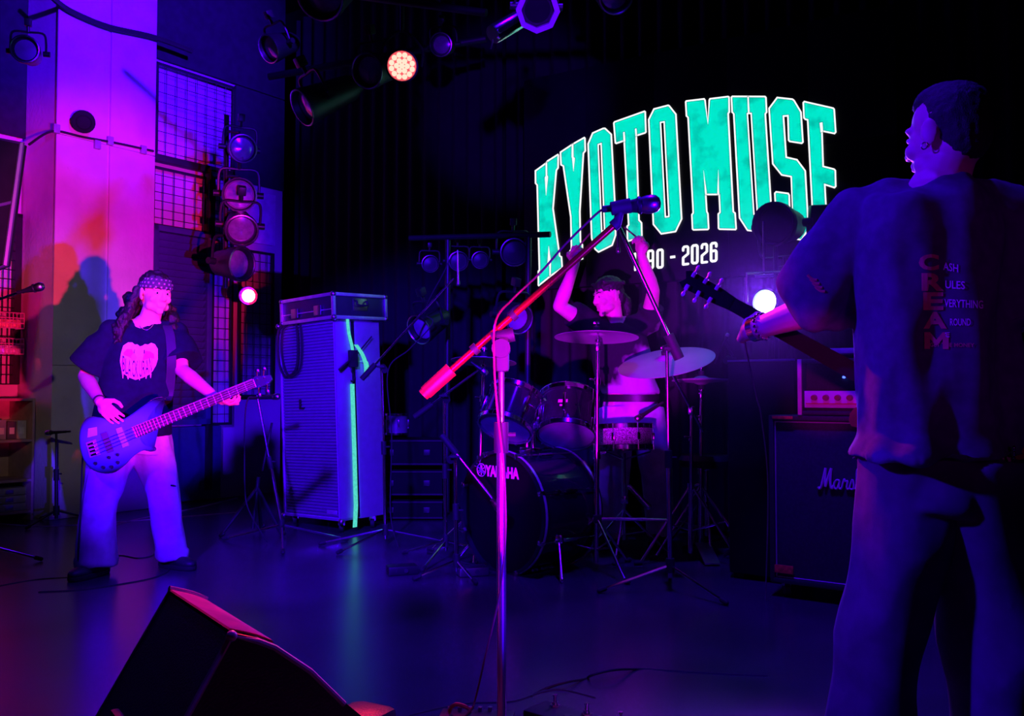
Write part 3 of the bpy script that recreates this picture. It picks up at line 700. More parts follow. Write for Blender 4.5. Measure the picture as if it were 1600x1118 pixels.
# two stands before the bass drum
Ya = 5.3; b_ = V((P(697, 800, Ya).x, Ya, 0))
micstand('thin blue-lit stand holding a short boom over the left tom', b_, P(694, 618, Ya), (P(650, 650, Ya), P(752, 575, Ya - .05)), angs=(.4, 2.5, 4.4), spread=.34, hub=.12, m=chrome, r=.009)
mic('small microphone aimed at the left tom from the short boom', P(762, 585, Ya - .05), P(742, 570, Ya - .05), .02)
Yb = 4.85; b_ = V((P(714, 820, Yb).x, Yb, 0))
micstand('low stand with a dark boom slanting down to the bass drum', b_, P(711, 712, Yb), (P(692, 682, Yb), P(779, 791, Yb - .1)), angs=(.9, 3.6, 5.2), spread=.24, hub=.09, m=chrome, r=.010)
mic('stubby dark microphone at the front of the bass drum', P(792, 804, Yb - .08), P(774, 786, Yb - .1), .03)
# left edge: boom mic and small stand
Ym = 5.2
b_ = V((P(-30, 800, Ym).x, Ym, 0))
micstand('boom stand reaching in from the left edge over the shelves', b_, P(-30, 480, Ym), (P(-70, 492, Ym), P(42, 452, Ym)), m=chrome)
mic('pink-lit round vocal microphone at the left edge', P(69, 446, Ym), P(35, 455, Ym), .027)
b_ = G(88, 818, 0)
micstand('short dark stand at the foot of the pillar behind the bassist', b_, P(88, 676, b_.y), None, spread=.3, hub=.1, m=black)
mic('dark microphone lying flat on the short stand by the pillar', P(70, 676, b_.y), P(104, 674, b_.y), .02)

# ---------------------------------------------------------------- bass cabinet
cabv = mat('cab_vinyl', (.27, .26, .30), .62, nscale=20, nvar=.06, bump=.08, bscale=150, spec=.3)
grille = mat('cab_grille_cloth', (.22, .21, .26), .8, nscale=20, nvar=.06, spec=.2)
bz = radians(42)
cf = V((-cos(bz), sin(bz), 0)); cs = V((sin(bz), cos(bz), 0))   # front face direction (to the left), side direction (to the back)
cn = P(533, 815, 6.3); cn.z = .085
tilt = Matrix.Rotation(radians(-2.2), 3, 'Y')
RC = tilt @ Matrix((cf, cs, V((0, 0, 1)))).transposed()
CW, CD, CH = .70, .40, 1.42
up = RC @ V((0, 0, 1)); cfx = RC @ V((1, 0, 0)); csx = RC @ V((0, 1, 0))
def cp(a, b, c): return cn + cfx * a + csx * b + up * c
cab = thing('bass_cabinet', 'tall upright bass speaker cabinet with a ribbed front', 'speaker cabinet', V((cn + cfx * CW / 2 + csx * CD / 2)) - V((0, 0, .085)))
def cbox(mb, a0, a1, b0, b1, c0, c1, bev=.004): return mb.box(cp((a0 + a1) / 2, (b0 + b1) / 2, (c0 + c1) / 2), (a1 - a0, b1 - b0, c1 - c0), RC, bev)
mb = MB()
cbox(mb, 0, .022, 0, .14, 0, CH, .006); cbox(mb, CW - .022, CW, 0, .14, 0, CH, .006); cbox(mb, .0, CW, 0, .14, 0, .022, .006); cbox(mb, .0, CW, 0, .14, CH - .022, CH, .006); cbox(mb, .02, CW - .02, .05, .13, .02, CH - .02)
obj('cabinet_shell', mb, cabv, cab)
obj('rear_shell', cbox(MB(), 0, CW, .175, CD, 0, CH, .008), cabv, cab)
obj('inner_joint', cbox(MB(), .01, CW - .01, .13, .18, .01, CH - .01), blackmatte, cab)
obj('grille_cloth', cbox(MB(), .022, CW - .022, .018, .04, .022, CH - .022, .002), grille, cab)
rb = MB()
for i in range(60):
    z = .04 + (CH - .08) * i / 59; cbox(rb, .03, CW - .03, .006, .022, z - .006, z + .006, 0)
obj('grille_ribs', rb, grille, cab, kind='stuff')
pm = mat('pale_piping', (.7, .65, .75), .4)
pp = MB(); q = [cp(.02, .004, .02), cp(CW - .02, .004, .02), cp(CW - .02, .004, CH - .02), cp(.02, .004, CH - .02)]
pp.tube(q, .005, 6, True); obj('piping', pp, pm, cab)
lt = MB(); cbox(lt, .44, .462, .0, .012, .79, .865, 0); cbox(lt, .405, .462, .0, .012, .79, .806, 0)
obj('letter_badge', lt, black, cab, label='small black letter L badge')
obj('name_plate', cbox(MB(), .05, .16, -.002, .008, .045, .075, .002), mat('silver_plate', (.7, .65, .7), .35, .5), cab)
for a, b_ in ((.07, .06), (CW - .07, .06), (.07, CD - .06), (CW - .07, CD - .06)):
    q = cp(a, b_, -.0); f = V((q.x, q.y, .036))
    o = obj('caster', MB().cyl(f - V((.014, 0, 0)), f + V((.014, 0, 0)), .034, n=16), rubber, cab)
    obj('caster_fork', MB().box((q + f) / 2 + V((0, 0, .012)), (.05, .03, .05), None, .004), steel, o)
for c_ in (0, CH):
    for a in (0, CW):
        obj('corner_cap', MB().ell(cp(a, 0.002, c_), .022, n=10, m=6), steel, cab)
# road case on top
RCz = cp(0, 0, CH)
case = thing('road_case', 'black flight case with aluminium edges lying on the bass cabinet', 'flight case', cp(CW * .45, CD * .5, CH + .005))
a0, a1, b0_, b1_, c0, c1 = -.03, .60, -.03, .44, CH + .012, CH + .175
obj('case_body', cbox(MB(), a0, a1, b0_, b1_, c0, c1, .004), mat('case_laminate', (.02, .02, .03), .4), case)
ed = MB()
for (x0, x1) in ((a0, a0), (a1, a1)):
    for (y0, y1) in ((b0_, b0_), (b1_, b1_)):
        cbox(ed, x0 - .012, x0 + .012, y0 - .012, y0 + .012, c0, c1, .003)
for z in (c0, c1):
    for y0 in (b0_, b1_): cbox(ed, a0, a1, y0 - .012, y0 + .012, z - .012, z + .012, .003)
    for x0 in (a0, a1): cbox(ed, x0 - .012, x0 + .012, b0_, b1_, z - .012, z + .012, .003)
cbox(ed, a0 - .006, a1 + .006, b0_ - .006, b0_ + .004, c0 + .055, c0 + .062, .001)
obj('edge_strip', ed, alu, case)
for z in (c0, c1):
    for y0 in (b0_, b1_):
        for x0 in (a0, a1): obj('corner_ball', MB().ell(cp(x0, y0, z), .021, n=10, m=6), steel, case)
hd = obj('handle_dish', cbox(MB(), a0 - .004, a0 + .002, .14, .27, c0 + .05, c0 + .14, .003), steel, case)
obj('handle', MB().tube(smooth_pts([cp(a0 - .006, .155, c0 + .12), cp(a0 - .022, .16, c0 + .115), cp(a0 - .026, .165, c0 + .09), cp(a0 - .026, .245, c0 + .09), cp(a0 - .022, .25, c0 + .115), cp(a0 - .006, .255, c0 + .12)], 3), .007), rubber, hd)
for a in (.14, .42): obj('latch', cbox(MB(), a - .04, a + .04, b0_ - .02, b0_ - .008, c0 + .025, c0 + .095, .004), steel, case)
# green strap and hook
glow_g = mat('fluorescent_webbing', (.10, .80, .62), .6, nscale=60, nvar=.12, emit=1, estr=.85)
st = thing('tie_down_strap', 'long pale green webbing strap hanging down the side of the bass cabinet', 'strap', cp(0, .155, .0))
sx = -.012
def strap(pts, wd): 
    mb = MB()
    L = [V(p) for p in pts]; vs = []
    for p in L:
        for s_, t_ in ((-1, 0), (1, 0), (1, 1), (-1, 1)): vs.append(p + csx * (wd / 2 * s_) - cfx * (.003 * t_))
    fs = []
    for k in range(len(L) - 1):
        for i in range(4): fs.append((k * 4 + i, k * 4 + (i + 1) % 4, k * 4 + 4 + (i + 1) % 4, k * 4 + 4 + i))
    fs += [(0, 1, 2, 3), tuple(range(len(vs) - 4, len(vs)))]
    return mb.add(vs, fs)
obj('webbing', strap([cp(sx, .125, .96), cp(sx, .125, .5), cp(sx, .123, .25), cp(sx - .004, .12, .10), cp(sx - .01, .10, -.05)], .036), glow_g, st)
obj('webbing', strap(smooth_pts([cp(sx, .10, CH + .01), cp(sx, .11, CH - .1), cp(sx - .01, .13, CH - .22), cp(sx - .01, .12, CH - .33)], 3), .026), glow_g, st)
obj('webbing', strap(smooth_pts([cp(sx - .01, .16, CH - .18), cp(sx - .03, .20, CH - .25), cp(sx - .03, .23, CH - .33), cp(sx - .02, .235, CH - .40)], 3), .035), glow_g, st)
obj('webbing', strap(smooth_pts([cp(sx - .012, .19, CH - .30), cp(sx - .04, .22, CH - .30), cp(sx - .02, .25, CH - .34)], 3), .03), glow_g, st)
obj('ratchet', MB().box(cp(sx - .015, .13, CH - .28), (.03, .07, .12), RC, .006).cyl(cp(sx - .02, .0, CH - .36), cp(sx - .02, .13, CH - .27), .008).cyl(cp(sx - .02, .16, CH - .25), cp(sx - .02, .30, CH - .12), .005), rubber, st)
obj('hook', MB().tube(smooth_pts([cp(sx, .125, CH - .33), cp(sx, .125, 1.05), cp(sx, .14, 1.03), cp(sx, .145, 1.0), cp(sx, .13, .975), cp(sx, .115, .985)], 4), .006), black, st)
# cables slung over the cabinet's left side
for i, (lb, dx) in enumerate((('dark cable coiled over the top left corner of the bass cabinet', 0), ('second dark cable slung behind the coil on the bass cabinet', .05))):
    pts = [cp(.60 - dx, -.02, CH + .0), cp(.66 - dx, -.03, CH - .05), cp(.68 - dx, -.02, CH - .25), cp(.60 - dx, -.02, CH - .38), cp(.46 - dx, -.02, CH - .33), cp(.42 - dx, -.025, CH - .15), cp(.45 - dx, -.02, CH + .03), cp(.5 - dx, -.035, CH + .05)]
    cable('slung_cable', lb, pts, .009)
# a small drum and dark cases behind
dk = thing('parked_drum', 'small chrome-rimmed drum parked on cases right of the bass cabinet', 'drum', P(620, 678, 7.0))
c = P(620, 662, 7.0)
obj('shell', MB().cyl(c - V((0, 0, .075)), c + V((0, 0, .075)), .085, n=24), mat('grey_shell', (.2, .2, .22), .3, .3), dk)
for z in (-.075, .075): obj('hoop', MB().cyl(c + V((0, 0, z - .008)), c + V((0, 0, z + .008)), .093, n=24), chrome, dk)
for i in range(6): obj('lug', MB().box(c + V((cos(i) * .09, sin(i) * .09, 0)), (.014, .014, .07), None, .004), chrome, dk)
for i, (y0, y1, lb) in enumerate(((684, 728, 'upper dark rack case under the parked drum'), (732, 775, 'middle dark rack case in the pile right of the bass cabinet'), (779, 800, 'lowest dark rack case in the pile right of the bass cabinet'))):
    q0 = P(640, y1, 7.0); q1 = P(640, y0, 7.0); zc = (q0.z + q1.z) / 2; hh = q1.z - q0.z
    if i == 2: zc = q1.z / 2; hh = q1.z
    t_ = thing('rack_case', lb, 'case', V((P(640, 700, 7).x, 7.1, zc - hh / 2)), 'rack cases behind the bass cabinet')
    bx = V((P(640, 700, 7).x, 7.15, zc))
    obj('body', MB().box(bx, (.52, .4, hh - .02), None, .006), blackmatte, t_)
    obj('edge_strip', MB().box(bx + V((0, -.2, hh / 2 - .02)), (.53, .02, .014), None, .003).box(bx + V((0, -.2, -hh / 2 + .02)), (.53, .02, .014), None, .003), mat('dull_edge', (.02, .02, .02), .6, .2), t_)
    for s_ in (-.14, .14): obj('latch', MB().box(bx + V((s_, -.205, 0)), (.05, .014, .045), None, .003), black, t_)
# ---------------------------------------------------------------- drums
shellm = mat('black_drum_lacquer', (.015, .012, .02), .12, coat=.6)
headw = mat('coated_head', (.75, .75, .78), .55)
headc = mat('clear_head', (.16, .15, .24), .15, coat=.5)
glitter = mat('silver_glitter', (.5, .5, .52), .3, .7, nscale=160, nvar=.8, bump=.6, bscale=220)
bronze = mat('cymbal_bronze', (.42, .32, .36), .48, .25, nscale=6, nvar=.08)
def drum(name, label, c, ax, R, D, nl=6, shell=None, top=None, bot=None, lug_len=.5, group=None):
    c = V(c); ax = V(ax).normalized(); th = thing(name, label, 'drum', c - V((0, 0, D / 2)), group)
    x, y, _ = frame(ax); n = 40
    obj('shell', MB().lathe([(R, -D / 2), (R, D / 2), (R - .008, D / 2), (R - .008, -D / 2), (R, -D / 2)], c, ax, n), shell or shellm, th)
    obj('top_head', MB().lathe([(0, D / 2 + .004), (R - .004, D / 2 + .004), (R + .003, D / 2 - .004), (R - .008, D / 2 - .004), (0, D / 2 - .001)], c, ax, n), top or headw, th)
    obj('bottom_head', MB().lathe([(0, -D / 2 + .001), (R - .008, -D / 2 + .004), (R + .003, -D / 2 + .004), (R - .004, -D / 2 - .004), (0, -D / 2 - .004)], c, ax, n), bot or headc, th)
    for s_ in (1, -1):
        h = s_ * D / 2
        obj('hoop', MB().lathe([(R + .004, h - .014), (R + .013, h - .014), (R + .013, h + .012), (R + .017, h + .014), (R + .004, h + .014), (R + .004, h - .014)], c, ax, n), chrome, th)
    for i in range(nl):
        a = 2 * pi * (i + .5) / nl; d = x * cos(a) + y * sin(a); t = ax.cross(d)
        R_ = Matrix((t, d, ax)).transposed()
        l = obj('lug', MB().box(c + d * (R + .012), (.020, .022, D * lug_len), R_, .006), chrome, th)
        obj('tension_rod', MB().cyl(c + d * (R + .013) - ax * (D / 2 + .018), c + d * (R + .013) + ax * (D / 2 + .018), .0038, n=6), chrome, l)
    return th
# bass drum
bc = P(788, 800, 5.0); bn = V((-.73, -.683, 0)).normalized(); bu = V((.683, -.73, 0)).normalized()
BR, BDp = .325, .40
th = thing('bass_drum', 'large black bass drum with a maker logo on its front head', 'drum', V((bc.x, bc.y + .15, 0)))
cb = bc - bn * (BDp / 2)
obj('shell', MB().lathe([(BR, -BDp / 2), (BR, BDp / 2), (BR - .01, BDp / 2), (BR - .01, -BDp / 2), (BR, -BDp / 2)], cb, bn, 56), shellm, th)
fh = mat('black_drum_head', (.004, .004, .005), .5, spec=.2)
obj('front_head', MB().lathe([(0, BDp / 2 + .004), (BR, BDp / 2 + .004), (BR, BDp / 2 - .004), (0, BDp / 2 - .002)], cb, bn, 56), fh, th)
obj('rear_head', MB().lathe([(0, -BDp / 2), (BR, -BDp / 2), (BR, -BDp / 2 - .005), (0, -BDp / 2 - .005)], cb, bn, 56), headc, th)
for s_, cm in ((1, shellm), (-1, shellm)):
    h = s_ * (BDp / 2 + .012)
    o = obj('hoop', MB().lathe([(BR + .002, h - .022), (BR + .018, h - .022), (BR + .02, h + .02), (BR + .002, h + .022), (BR + .002, h - .022)], cb, bn, 56), cm, th)
    obj('hoop_inlay', MB().lathe([(BR + .0185, h - .008), (BR + .0215, h - .007), (BR + .0215, h + .007), (BR + .0185, h + .008), (BR + .0185, h - .008)], cb, bn, 56), mat('hoop_inlay', (.6, .5, .6), .3, .4), o)
for i in range(8):
    a = 2 * pi * (i + .5) / 8; d = bu * cos(a) + V((0, 0, 1)) * sin(a)
    l = obj('lug', MB().box(cb + d * (BR + .014), (.022, .022, .10), Matrix((bn.cross(d), d, bn)).transposed(), .006).box(cb + d * (BR + .014) + bn * .10, (.022, .02, .05), Matrix((bn.cross(d), d, bn)).transposed(), .006), chrome, th)
    obj('tension_rod', MB().cyl(cb + d * (BR + .018) - bn * (BDp / 2 + .03), cb + d * (BR + .018) + bn * (BDp / 2 + .03), .004, n=6), chrome, l)
    obj('claw', MB().box(cb + d * (BR + .014) + bn * (BDp / 2 + .022), (.026, .03, .035), Matrix((bn.cross(d), d, bn)).transposed(), .006), chrome, l)
for sx_ in (1, -1):
    s0 = cb + bu * (BR * .93 * sx_) - V((0, 0, BR * .38)) + bn * .08
    e = s0 + bu * (.12 * sx_) + bn * .10; e.z = .012
    sp_ = obj('spur', MB().cyl(s0, e, .009, n=10).cap(e, e + V((0, 0, .004)), .012), chrome, th)
    obj('spur_bracket', MB().box(s0, (.04, .05, .05), None, .008), chrome, sp_)
# tom holder
tmid = cb + V((0, 0, BR)); 
hb = MB().box(tmid + V((0, 0, .012)), (.10, .07, .03), Matrix((bu, bn, V((0, 0, 1)))).transposed(), .006)
for s_ in (1, -1): hb.cyl(tmid + bu * (.025 * s_), tmid + bu * (.025 * s_) + V((0, 0, .26)), .013, n=12).cyl(tmid + bu * (.025 * s_) + V((0, 0, .23)), tmid + bu * (.12 * s_) + V((0, 0, .30)), .010, n=10).box(tmid + bu * (.025 * s_) + V((0, 0, .22)), (.04, .04, .045), None, .008)
obj('tom_holder', hb, chrome, th)
# maker logo
logo = mat('logo_print', (1, .98, 1), .5, nvar=0)
L0 = PL(745, 733, bc + bn * .006, bn)
def bd(x, y, off=.008): return PL(747, 733, bc + bn * .0, bn) + bu * x + V((0, 0, y)) + bn * off
lg = MB()
vs, fs = text_mesh('YAMAHA', .082, .0035)
xm = max(v.x for v in vs); kx = .272 / xm
lm = MB(); lm.v = [bd(.076 + v.x * kx, v.y - .029) for v in vs] + [bd(.076 + v.x * kx, v.y - .029, .0065) for v in vs]
nb = len(vs); lm.f = fs + [tuple(nb + i for i in f[::-1]) for f in fs]
obj('logo_lettering', lm, logo, th, smooth=False, label='maker name in pale capital letters')
em = MB(); rr = .036
em.tube([bd(.036 + rr * cos(2 * pi * i / 28), .0 + rr * sin(2 * pi * i / 28), .007) for i in range(28)], .0022, 5, True)
for i in range(3):
    a = pi / 2 + i * 2 * pi / 3; ca, sa = cos(a), sin(a)
    q = lambda r_, s_: bd(.036 + ca * r_ - sa * s_, sa * r_ + ca * s_, .0075)
    em.tube([q(-.028, 0), q(.006, 0)], .0026, 5)
    em.tube([q(.030, -.005), q(.010, -.005), q(.004, 0), q(.010, .005), q(.030, .005)], .0019, 5)
obj('logo_emblem', em, logo, th)
# toms and snare
th = drum('rack_tom', 'left rack tom on the bass drum, tilted away, half behind the chrome stand', P(798, 643, 5.15), V((.30, .50, .82)), .150, .215, 6)
t2 = P(887, 651, 5.2)
th = drum('rack_tom', 'right rack tom with a small badge, just left of the crash cymbal stand', t2, V((.10, .52, .85)), .162, .235, 6)
bq = V((-.18, -.85, .5)).normalized(); f0 = PL(877, 648, t2 + V((-.03, -.165, .02)), V((0, -1, 0)))
tax = V((.10, .52, .85)).normalized(); bx_ = (toc(877, 648, 5.0) - tax * toc(877, 648, 5.0).dot(tax)).normalized(); bx_ = (bx_ + V((-.22, 0, 0))).normalized(); bx_ = (bx_ - tax * bx_.dot(tax)).normalized(); by_ = tax.cross(bx_)
RB_ = Matrix((by_, bx_, tax)).transposed(); fb = t2 + bx_ * .164
bdg = obj('badge', MB().box(fb + tax * .01, (.055, .003, .020), RB_, .001).box(fb - tax * .018, (.034, .003, .012), RB_, .001), mat('red_badge', (.75, .25, .4), .35), th)
th = drum('snare_drum', 'silver glitter snare drum with a white head at the drummer waist', P(972, 683, 5.45), V((-.02, .10, 1)), .178, .125, 8, glitter, headw, headc, .35)
sb = V((P(975, 800, 5.45).x, 5.45, 0))
th = thing('snare_stand', 'low dark chrome tripod stand holding the glitter snare drum', 'stand', sb)
sz = P(975, 702, 5.45).z
obj('post', MB().cyl(sb + V((0, 0, .10)), sb + V((0, 0, sz - .02)), .012), chrome, th)
for a in (.2, 2.3, 4.4):
    obj('basket_arm', MB().tube([sb + V((0, 0, sz - .06)), sb + V((cos(a) * .17, sin(a) * .17, sz - .015)), sb + V((cos(a) * .185, sin(a) * .185, sz + .03))], .006), chrome, th)
    e = sb + V((cos(a) * .28, sin(a) * .28, .013)); l = obj('leg', MB().cyl(sb + V((0, 0, .28)), e, .008).cyl(sb + V((0, 0, .13)), (sb + V((0, 0, .28)) + e) / 2, .005), chrome, th)
    obj('foot', MB().cap(e, e + V((cos(a) * .02, sin(a) * .02, 0)), .013), rubber, l)
obj('tilter', MB().box(sb + V((0, -.01, sz - .30)), (.045, .05, .05), None, .01).cap(sb + V((.03, -.03, sz - .22)), sb + V((.14, -.05, sz - .34)), .014, .02), chrome, th)
mic('small black microphone clipped over the rim of the glitter snare', P(992, 656, 5.25), P(1030, 632, 5.3), .02)
# cymbals
def cymbal(label, c, nrm, R, bell=.18, m=None, group=None, name='crash_cymbal'):
    c = V(c); nrm = V(nrm).normalized(); th = thing(name, label, 'cymbal', c, group)
    b = R * bell
    pr = [(.006, .022), (b * .5, .020), (b * .9, .010), (b, .004)] + [(b + (R - b) * t / 8, .004 - .022 * (t / 8) ** 1.3) for t in range(1, 9)]
    pr = [(r_, h * R / .24) for r_, h in pr]
    pr2 = [(r_, h - .0022) for r_, h in pr[::-1]]
    obj('disc', MB().lathe(pr + pr2 + [pr[0]], c, nrm, 56), m or bronze, th, angle=60)
    obj('felt', MB().lathe([(.004, .02 * R / .24), (.019, .022 * R / .24), (.019, .045), (.006, .047)], c, nrm, 16), rubber, th)
    obj('wing_nut', MB().cyl(c + nrm * .045, c + nrm * .075, .006).box(c + nrm * .066, (.034, .006, .014), None, .003), chrome, th)
    return th
def cstand(label, base, top, nrm=None, angs=(.5, 2.6, 4.7), spread=.33, hub=.34, arm=None, name='cymbal_stand'):
    base = V(base); base.z = 0; top = V(top); th = thing(name, label, 'cymbal stand', base)
    mid = arm or top; d = (mid - base)
    obj('lower_tube', MB().cyl(base + d * (.05 / mid.z), base + d * .5, .0145, n=14), chrome, th)
    obj('upper_tube', MB().cyl(base + d * .5, base + d * .98, .010, n=12), chrome, th)
    obj('height_clamp', MB().cyl(base + d * .48, base + d * .52, .022, n=14).cap(base + d * .5, base + d * .5 + V((.045, -.01, .01)), .007), chrome, th)
    obj('height_clamp', MB().cyl(base + d * .80, base + d * .83, .018, n=12).cap(base + d * .815, base + d * .815 + V((-.04, -.01, .01)), .006), chrome, th)
    if arm is not None: obj('boom_arm', MB().cyl(mid - (top - mid) * .45, top, .008, n=10).box(mid, (.04, .04, .05), None, .01), chrome, th)
    tl = (top - mid).normalized() if arm is not None else V((0, 0, 1))
    obj('tilter', MB().box(top - V((0, 0, .05)), (.025, .03, .05), None, .007).cyl(top - V((0, 0, .03)), top + V((0, 0, .05)), .004).cyl(top - V((0, 0, .02)), top - V((0, 0, .008)), .018, n=14), chrome, th)
    hb_ = base + d * (hub / mid.z)
    for a in angs:
        e = V((base.x + cos(a) * spread, base.y + sin(a) * spread, .014))
        l = obj('leg', MB().cyl(hb_, e, .008).cyl(hb_ + V((.0, .01, 0)), e + V((0, .01, 0)), .006).cyl(base + d * (hub * .4 / mid.z), (hb_ + e) / 2, .005), chrome, th)
        obj('foot', MB().cap(e, e + V((cos(a) * .03, sin(a) * .03, 0)), .013), rubber, l)
    return th
Yk = 5.0
cymbal('thin crash cymbal seen edge-on in front of the drummer chest', P(932, 522, Yk), V((.02, .10, 1)), .235)
cstand('upright red-lit stand under the edge-on crash cymbal', P(931, 862, Yk), P(934, 528, Yk), angs=(.9, 3.0, 5.1), hub=.30)
Yr = 5.05
rn = V((-.20, -.28, .94)); rc = P(1040, 560, Yr)
cymbal('large ride cymbal tilted towards the camera right of the drummer', rc, rn, .275, .17, name='ride_cymbal')
cstand('dark stand with a slanting arm holding the tilted ride cymbal', V((P(1078, 800, 5.3).x, 5.3, 0)), rc - rn.normalized() * .02, arm=P(1081, 641, 5.25), angs=(-.7, 1.4, 3.5), hub=.45)
Yh2 = 5.5
hh = P(1096, 594, Yh2)
cymbal('upper hi-hat cymbal, flat and thin at the right of the kit', hh + V((0, 0, .012)), V((0, .04, 1)), .18, .25, group=None, name='hi_hat_cymbal')
cymbal('lower hi-hat cymbal facing up beneath the flat upper one', hh - V((0, 0, .012)), V((0, -.04, -1)), .178, .25, name='hi_hat_cymbal')
th = cstand('hi-hat stand with two curved legs at the right of the kit', V((P(1094, 820, Yh2).x, Yh2, 0)), hh - V((0, 0, .04)), angs=(-.6, 1.5, 3.6), hub=.42, name='hi_hat_stand')
obj('pull_rod', MB().cyl(hh, hh + V((0, 0, .14)), .004).cyl(hh + V((0, 0, .07)), hh + V((0, 0, .1)), .014, n=10), chrome, th)
obj('pedal', MB().box(V((hh.x - .02, Yh2 - .22, .05)), (.09, .28, .012), Matrix.Rotation(.25, 3, 'X'), .004), steel, th)
cymbal('small dark crash cymbal half hidden behind the left tom boom', P(756, 561, 5.45), V((.05, .12, 1)), .20, .2)
cstand('dim stand under the small crash cymbal at the left of the kit', P(745, 850, 5.45), P(756, 567, 5.45), hub=.3)
# rod low between the stands
th = thing('low_bar', 'low horizontal pink-lit chrome bar between the crash stand and the overhead stand', 'bar', P(985, 812, 5.0))
obj('tube', MB().cyl(P(926, 810, 4.99), P(1008, 811, 4.99), .0095, n=12).cyl(P(1008, 811, 4.99), P(1042, 812, 4.99), .0075, n=12), chrome, th)
obj('clamp', MB().box(P(933, 810, 5.0), (.05, .05, .045), None, .01), rubber, th)
# kick pedal hints and mic plate seen under the drums
for i, (px, py, Y, lb) in enumerate(((1104, 770, 5.6, 'dark chrome drum throne behind the hi-hat stand'),)):
    b0 = G(px, 880); b0.y = Y; b0.x = P(px, 800, Y).x; b0.z = 0
    th = thing('drum_throne', lb, 'stool', b0)
    obj('seat', MB().lathe([(0, .60), (.15, .60), (.17, .57), (.165, .53), (0, .52)], b0, (0, 0, 1), 24), black, th)
    obj('post', MB().cyl(b0 + V((0, 0, .1)), b0 + V((0, 0, .53)), .014), chrome, th)
    for a in (.4, 2.5, 4.6): obj('leg', MB().cyl(b0 + V((0, 0, .35)), b0 + V((cos(a) * .28, sin(a) * .28, .012)), .009), chrome, th)
for px, py, lb in ((628, 888, 'small dark box lying on the floor left of the bass drum'), (738, 890, 'small bright-edged box on the floor before the bass drum'), ):
    q = G(px, py + 8); th = thing('stage_box', lb, 'box', q)
    obj('body', MB().box(q + V((0, 0, .025)), (.16, .10, .045), Matrix.Rotation(.3, 3, 'Z'), .006), steel if px > 700 else black, th)
    obj('socket', MB().cyl(q + V((-.03, -.055, .027)), q + V((-.03, -.06, .027)), .012).cyl(q + V((.03, -.052, .027)), q + V((.03, -.056, .027)), .012), rubber, th)

# ---------------------------------------------------------------- guitar amplifier stack on the right
Ycb = 4.4
ca_ = V((P(1203, 900, Ycb).x, Ycb, 0))
ub = BD; nb_ = BN     # right along the back wall, normal towards the hall
RA = Matrix((ub, -nb_, V((0, 0, 1)))).transposed()
vin = mat('amp_tolex', (.030, .028, .034), .55, nscale=80, bump=.25, bscale=350)
gcl = mat('amp_grille', (.045, .042, .06), .75, nscale=60, bump=.1, bscale=400)
def abox(mb, a0, a1, d0, d1, z0, z1, bev=.006): return mb.box(ca_ + ub * ((a0 + a1) / 2) - nb_ * ((d0 + d1) / 2) + V((0, 0, (z0 + z1) / 2)), (a1 - a0, d1 - d0, z1 - z0), RA, bev)
ct = P(1203, 648, Ycb).z
AW = .77
amp = thing('guitar_cabinet', 'large black guitar speaker cabinet with a white script logo, behind the guitarist', 'speaker cabinet', ca_ + ub * AW / 2 - nb_ * .18)
mb = MB(); abox(mb, 0, .025, 0, .36, .07, ct); abox(mb, AW - .025, AW, 0, .36, .07, ct); abox(mb, 0, AW, 0, .36, .07, .095); abox(mb, 0, AW, 0, .36, ct - .025, ct); abox(mb, .02, AW - .02, .05, .355, .08, ct - .01)
obj('cabinet_shell', mb, vin, amp)
obj('grille_cloth', abox(MB(), .028, AW - .028, .018, .05, .10, ct - .03, .003), gcl, amp)
pp = MB(); pp.tube([ca_ + ub * a - nb_ * .012 + V((0, 0, z)) for a, z in ((.03, .10), (AW - .03, .10), (AW - .03, ct - .032), (.03, ct - .032))], .0045, 6, True)
obj('piping', pp, mat('white_piping', (.5, .45, .5), .5), amp)
for a in (.06, AW - .06):
    for d in (.06, .30):
        q = ca_ + ub * a - nb_ * d + V((0, 0, .035)); o = obj('caster', MB().cyl(q - V((.012, 0, 0)), q + V((.012, 0, 0)), .033, n=14), rubber, amp)
        obj('caster_fork', MB().box(q + V((0, 0, .03)), (.04, .03, .03), None, .004), steel, o)
lab = mat('red_reflective_tape', (.9, .12, .05), .45, nscale=60, nvar=.4)
obj('red_tape', abox(MB(), .025, .115, -.004, .006, .12, .158, .001), lab, amp, label='red tape patch low on the cabinet corner')
obj('red_tape', abox(MB(), .02, .12, -.004, .004, ct - .018, ct - .004, .001), lab, amp, label='thin red tape patch on the cabinet top edge')
# script logo as brush strokes
scr_pts = {'M': [[(0.0, .10), (.05, .02), (.12, .06), (.20, .30), (.32, .78), (.36, .95)], [(.36, .95), (.33, .5), (.34, .12)], [(.34, .12), (.48, .55), (.62, .95)], [(.62, .95), (.57, .4), (.60, .10), (.66, .08), (.72, .2)]],
           'a': [[(.28, .42), (.15, .45), (.03, .28), (.05, .08), (.16, .08), (.28, .38)], [(.28, .42), (.25, .12), (.32, .06), (.40, .16)]],
           'r': [[(0, .12), (.08, .42), (.12, .5), (.16, .40), (.26, .42), (.22, .15), (.28, .06), (.36, .14)]],
           's': [[(0, .12), (.14, .5), (.20, .25), (.14, .07), (.03, .10)], [(.14, .07), (.30, .14)]],
           'h': [[(0, .12), (.16, .8), (.12, .98), (.06, .8), (.05, .06)], [(.05, .2), (.16, .42), (.22, .36), (.20, .10), (.28, .06), (.34, .14)]],
           'l': [[(0, .12), (.14, .75), (.12, .96), (.05, .8), (.05, .12), (.12, .05), (.20, .13)]]}
adv = {'M': .72, 'a': .38, 'r': .34, 's': .28, 'h': .34, 'l': .2}
xq = 0; lg = MB(); hS = .105
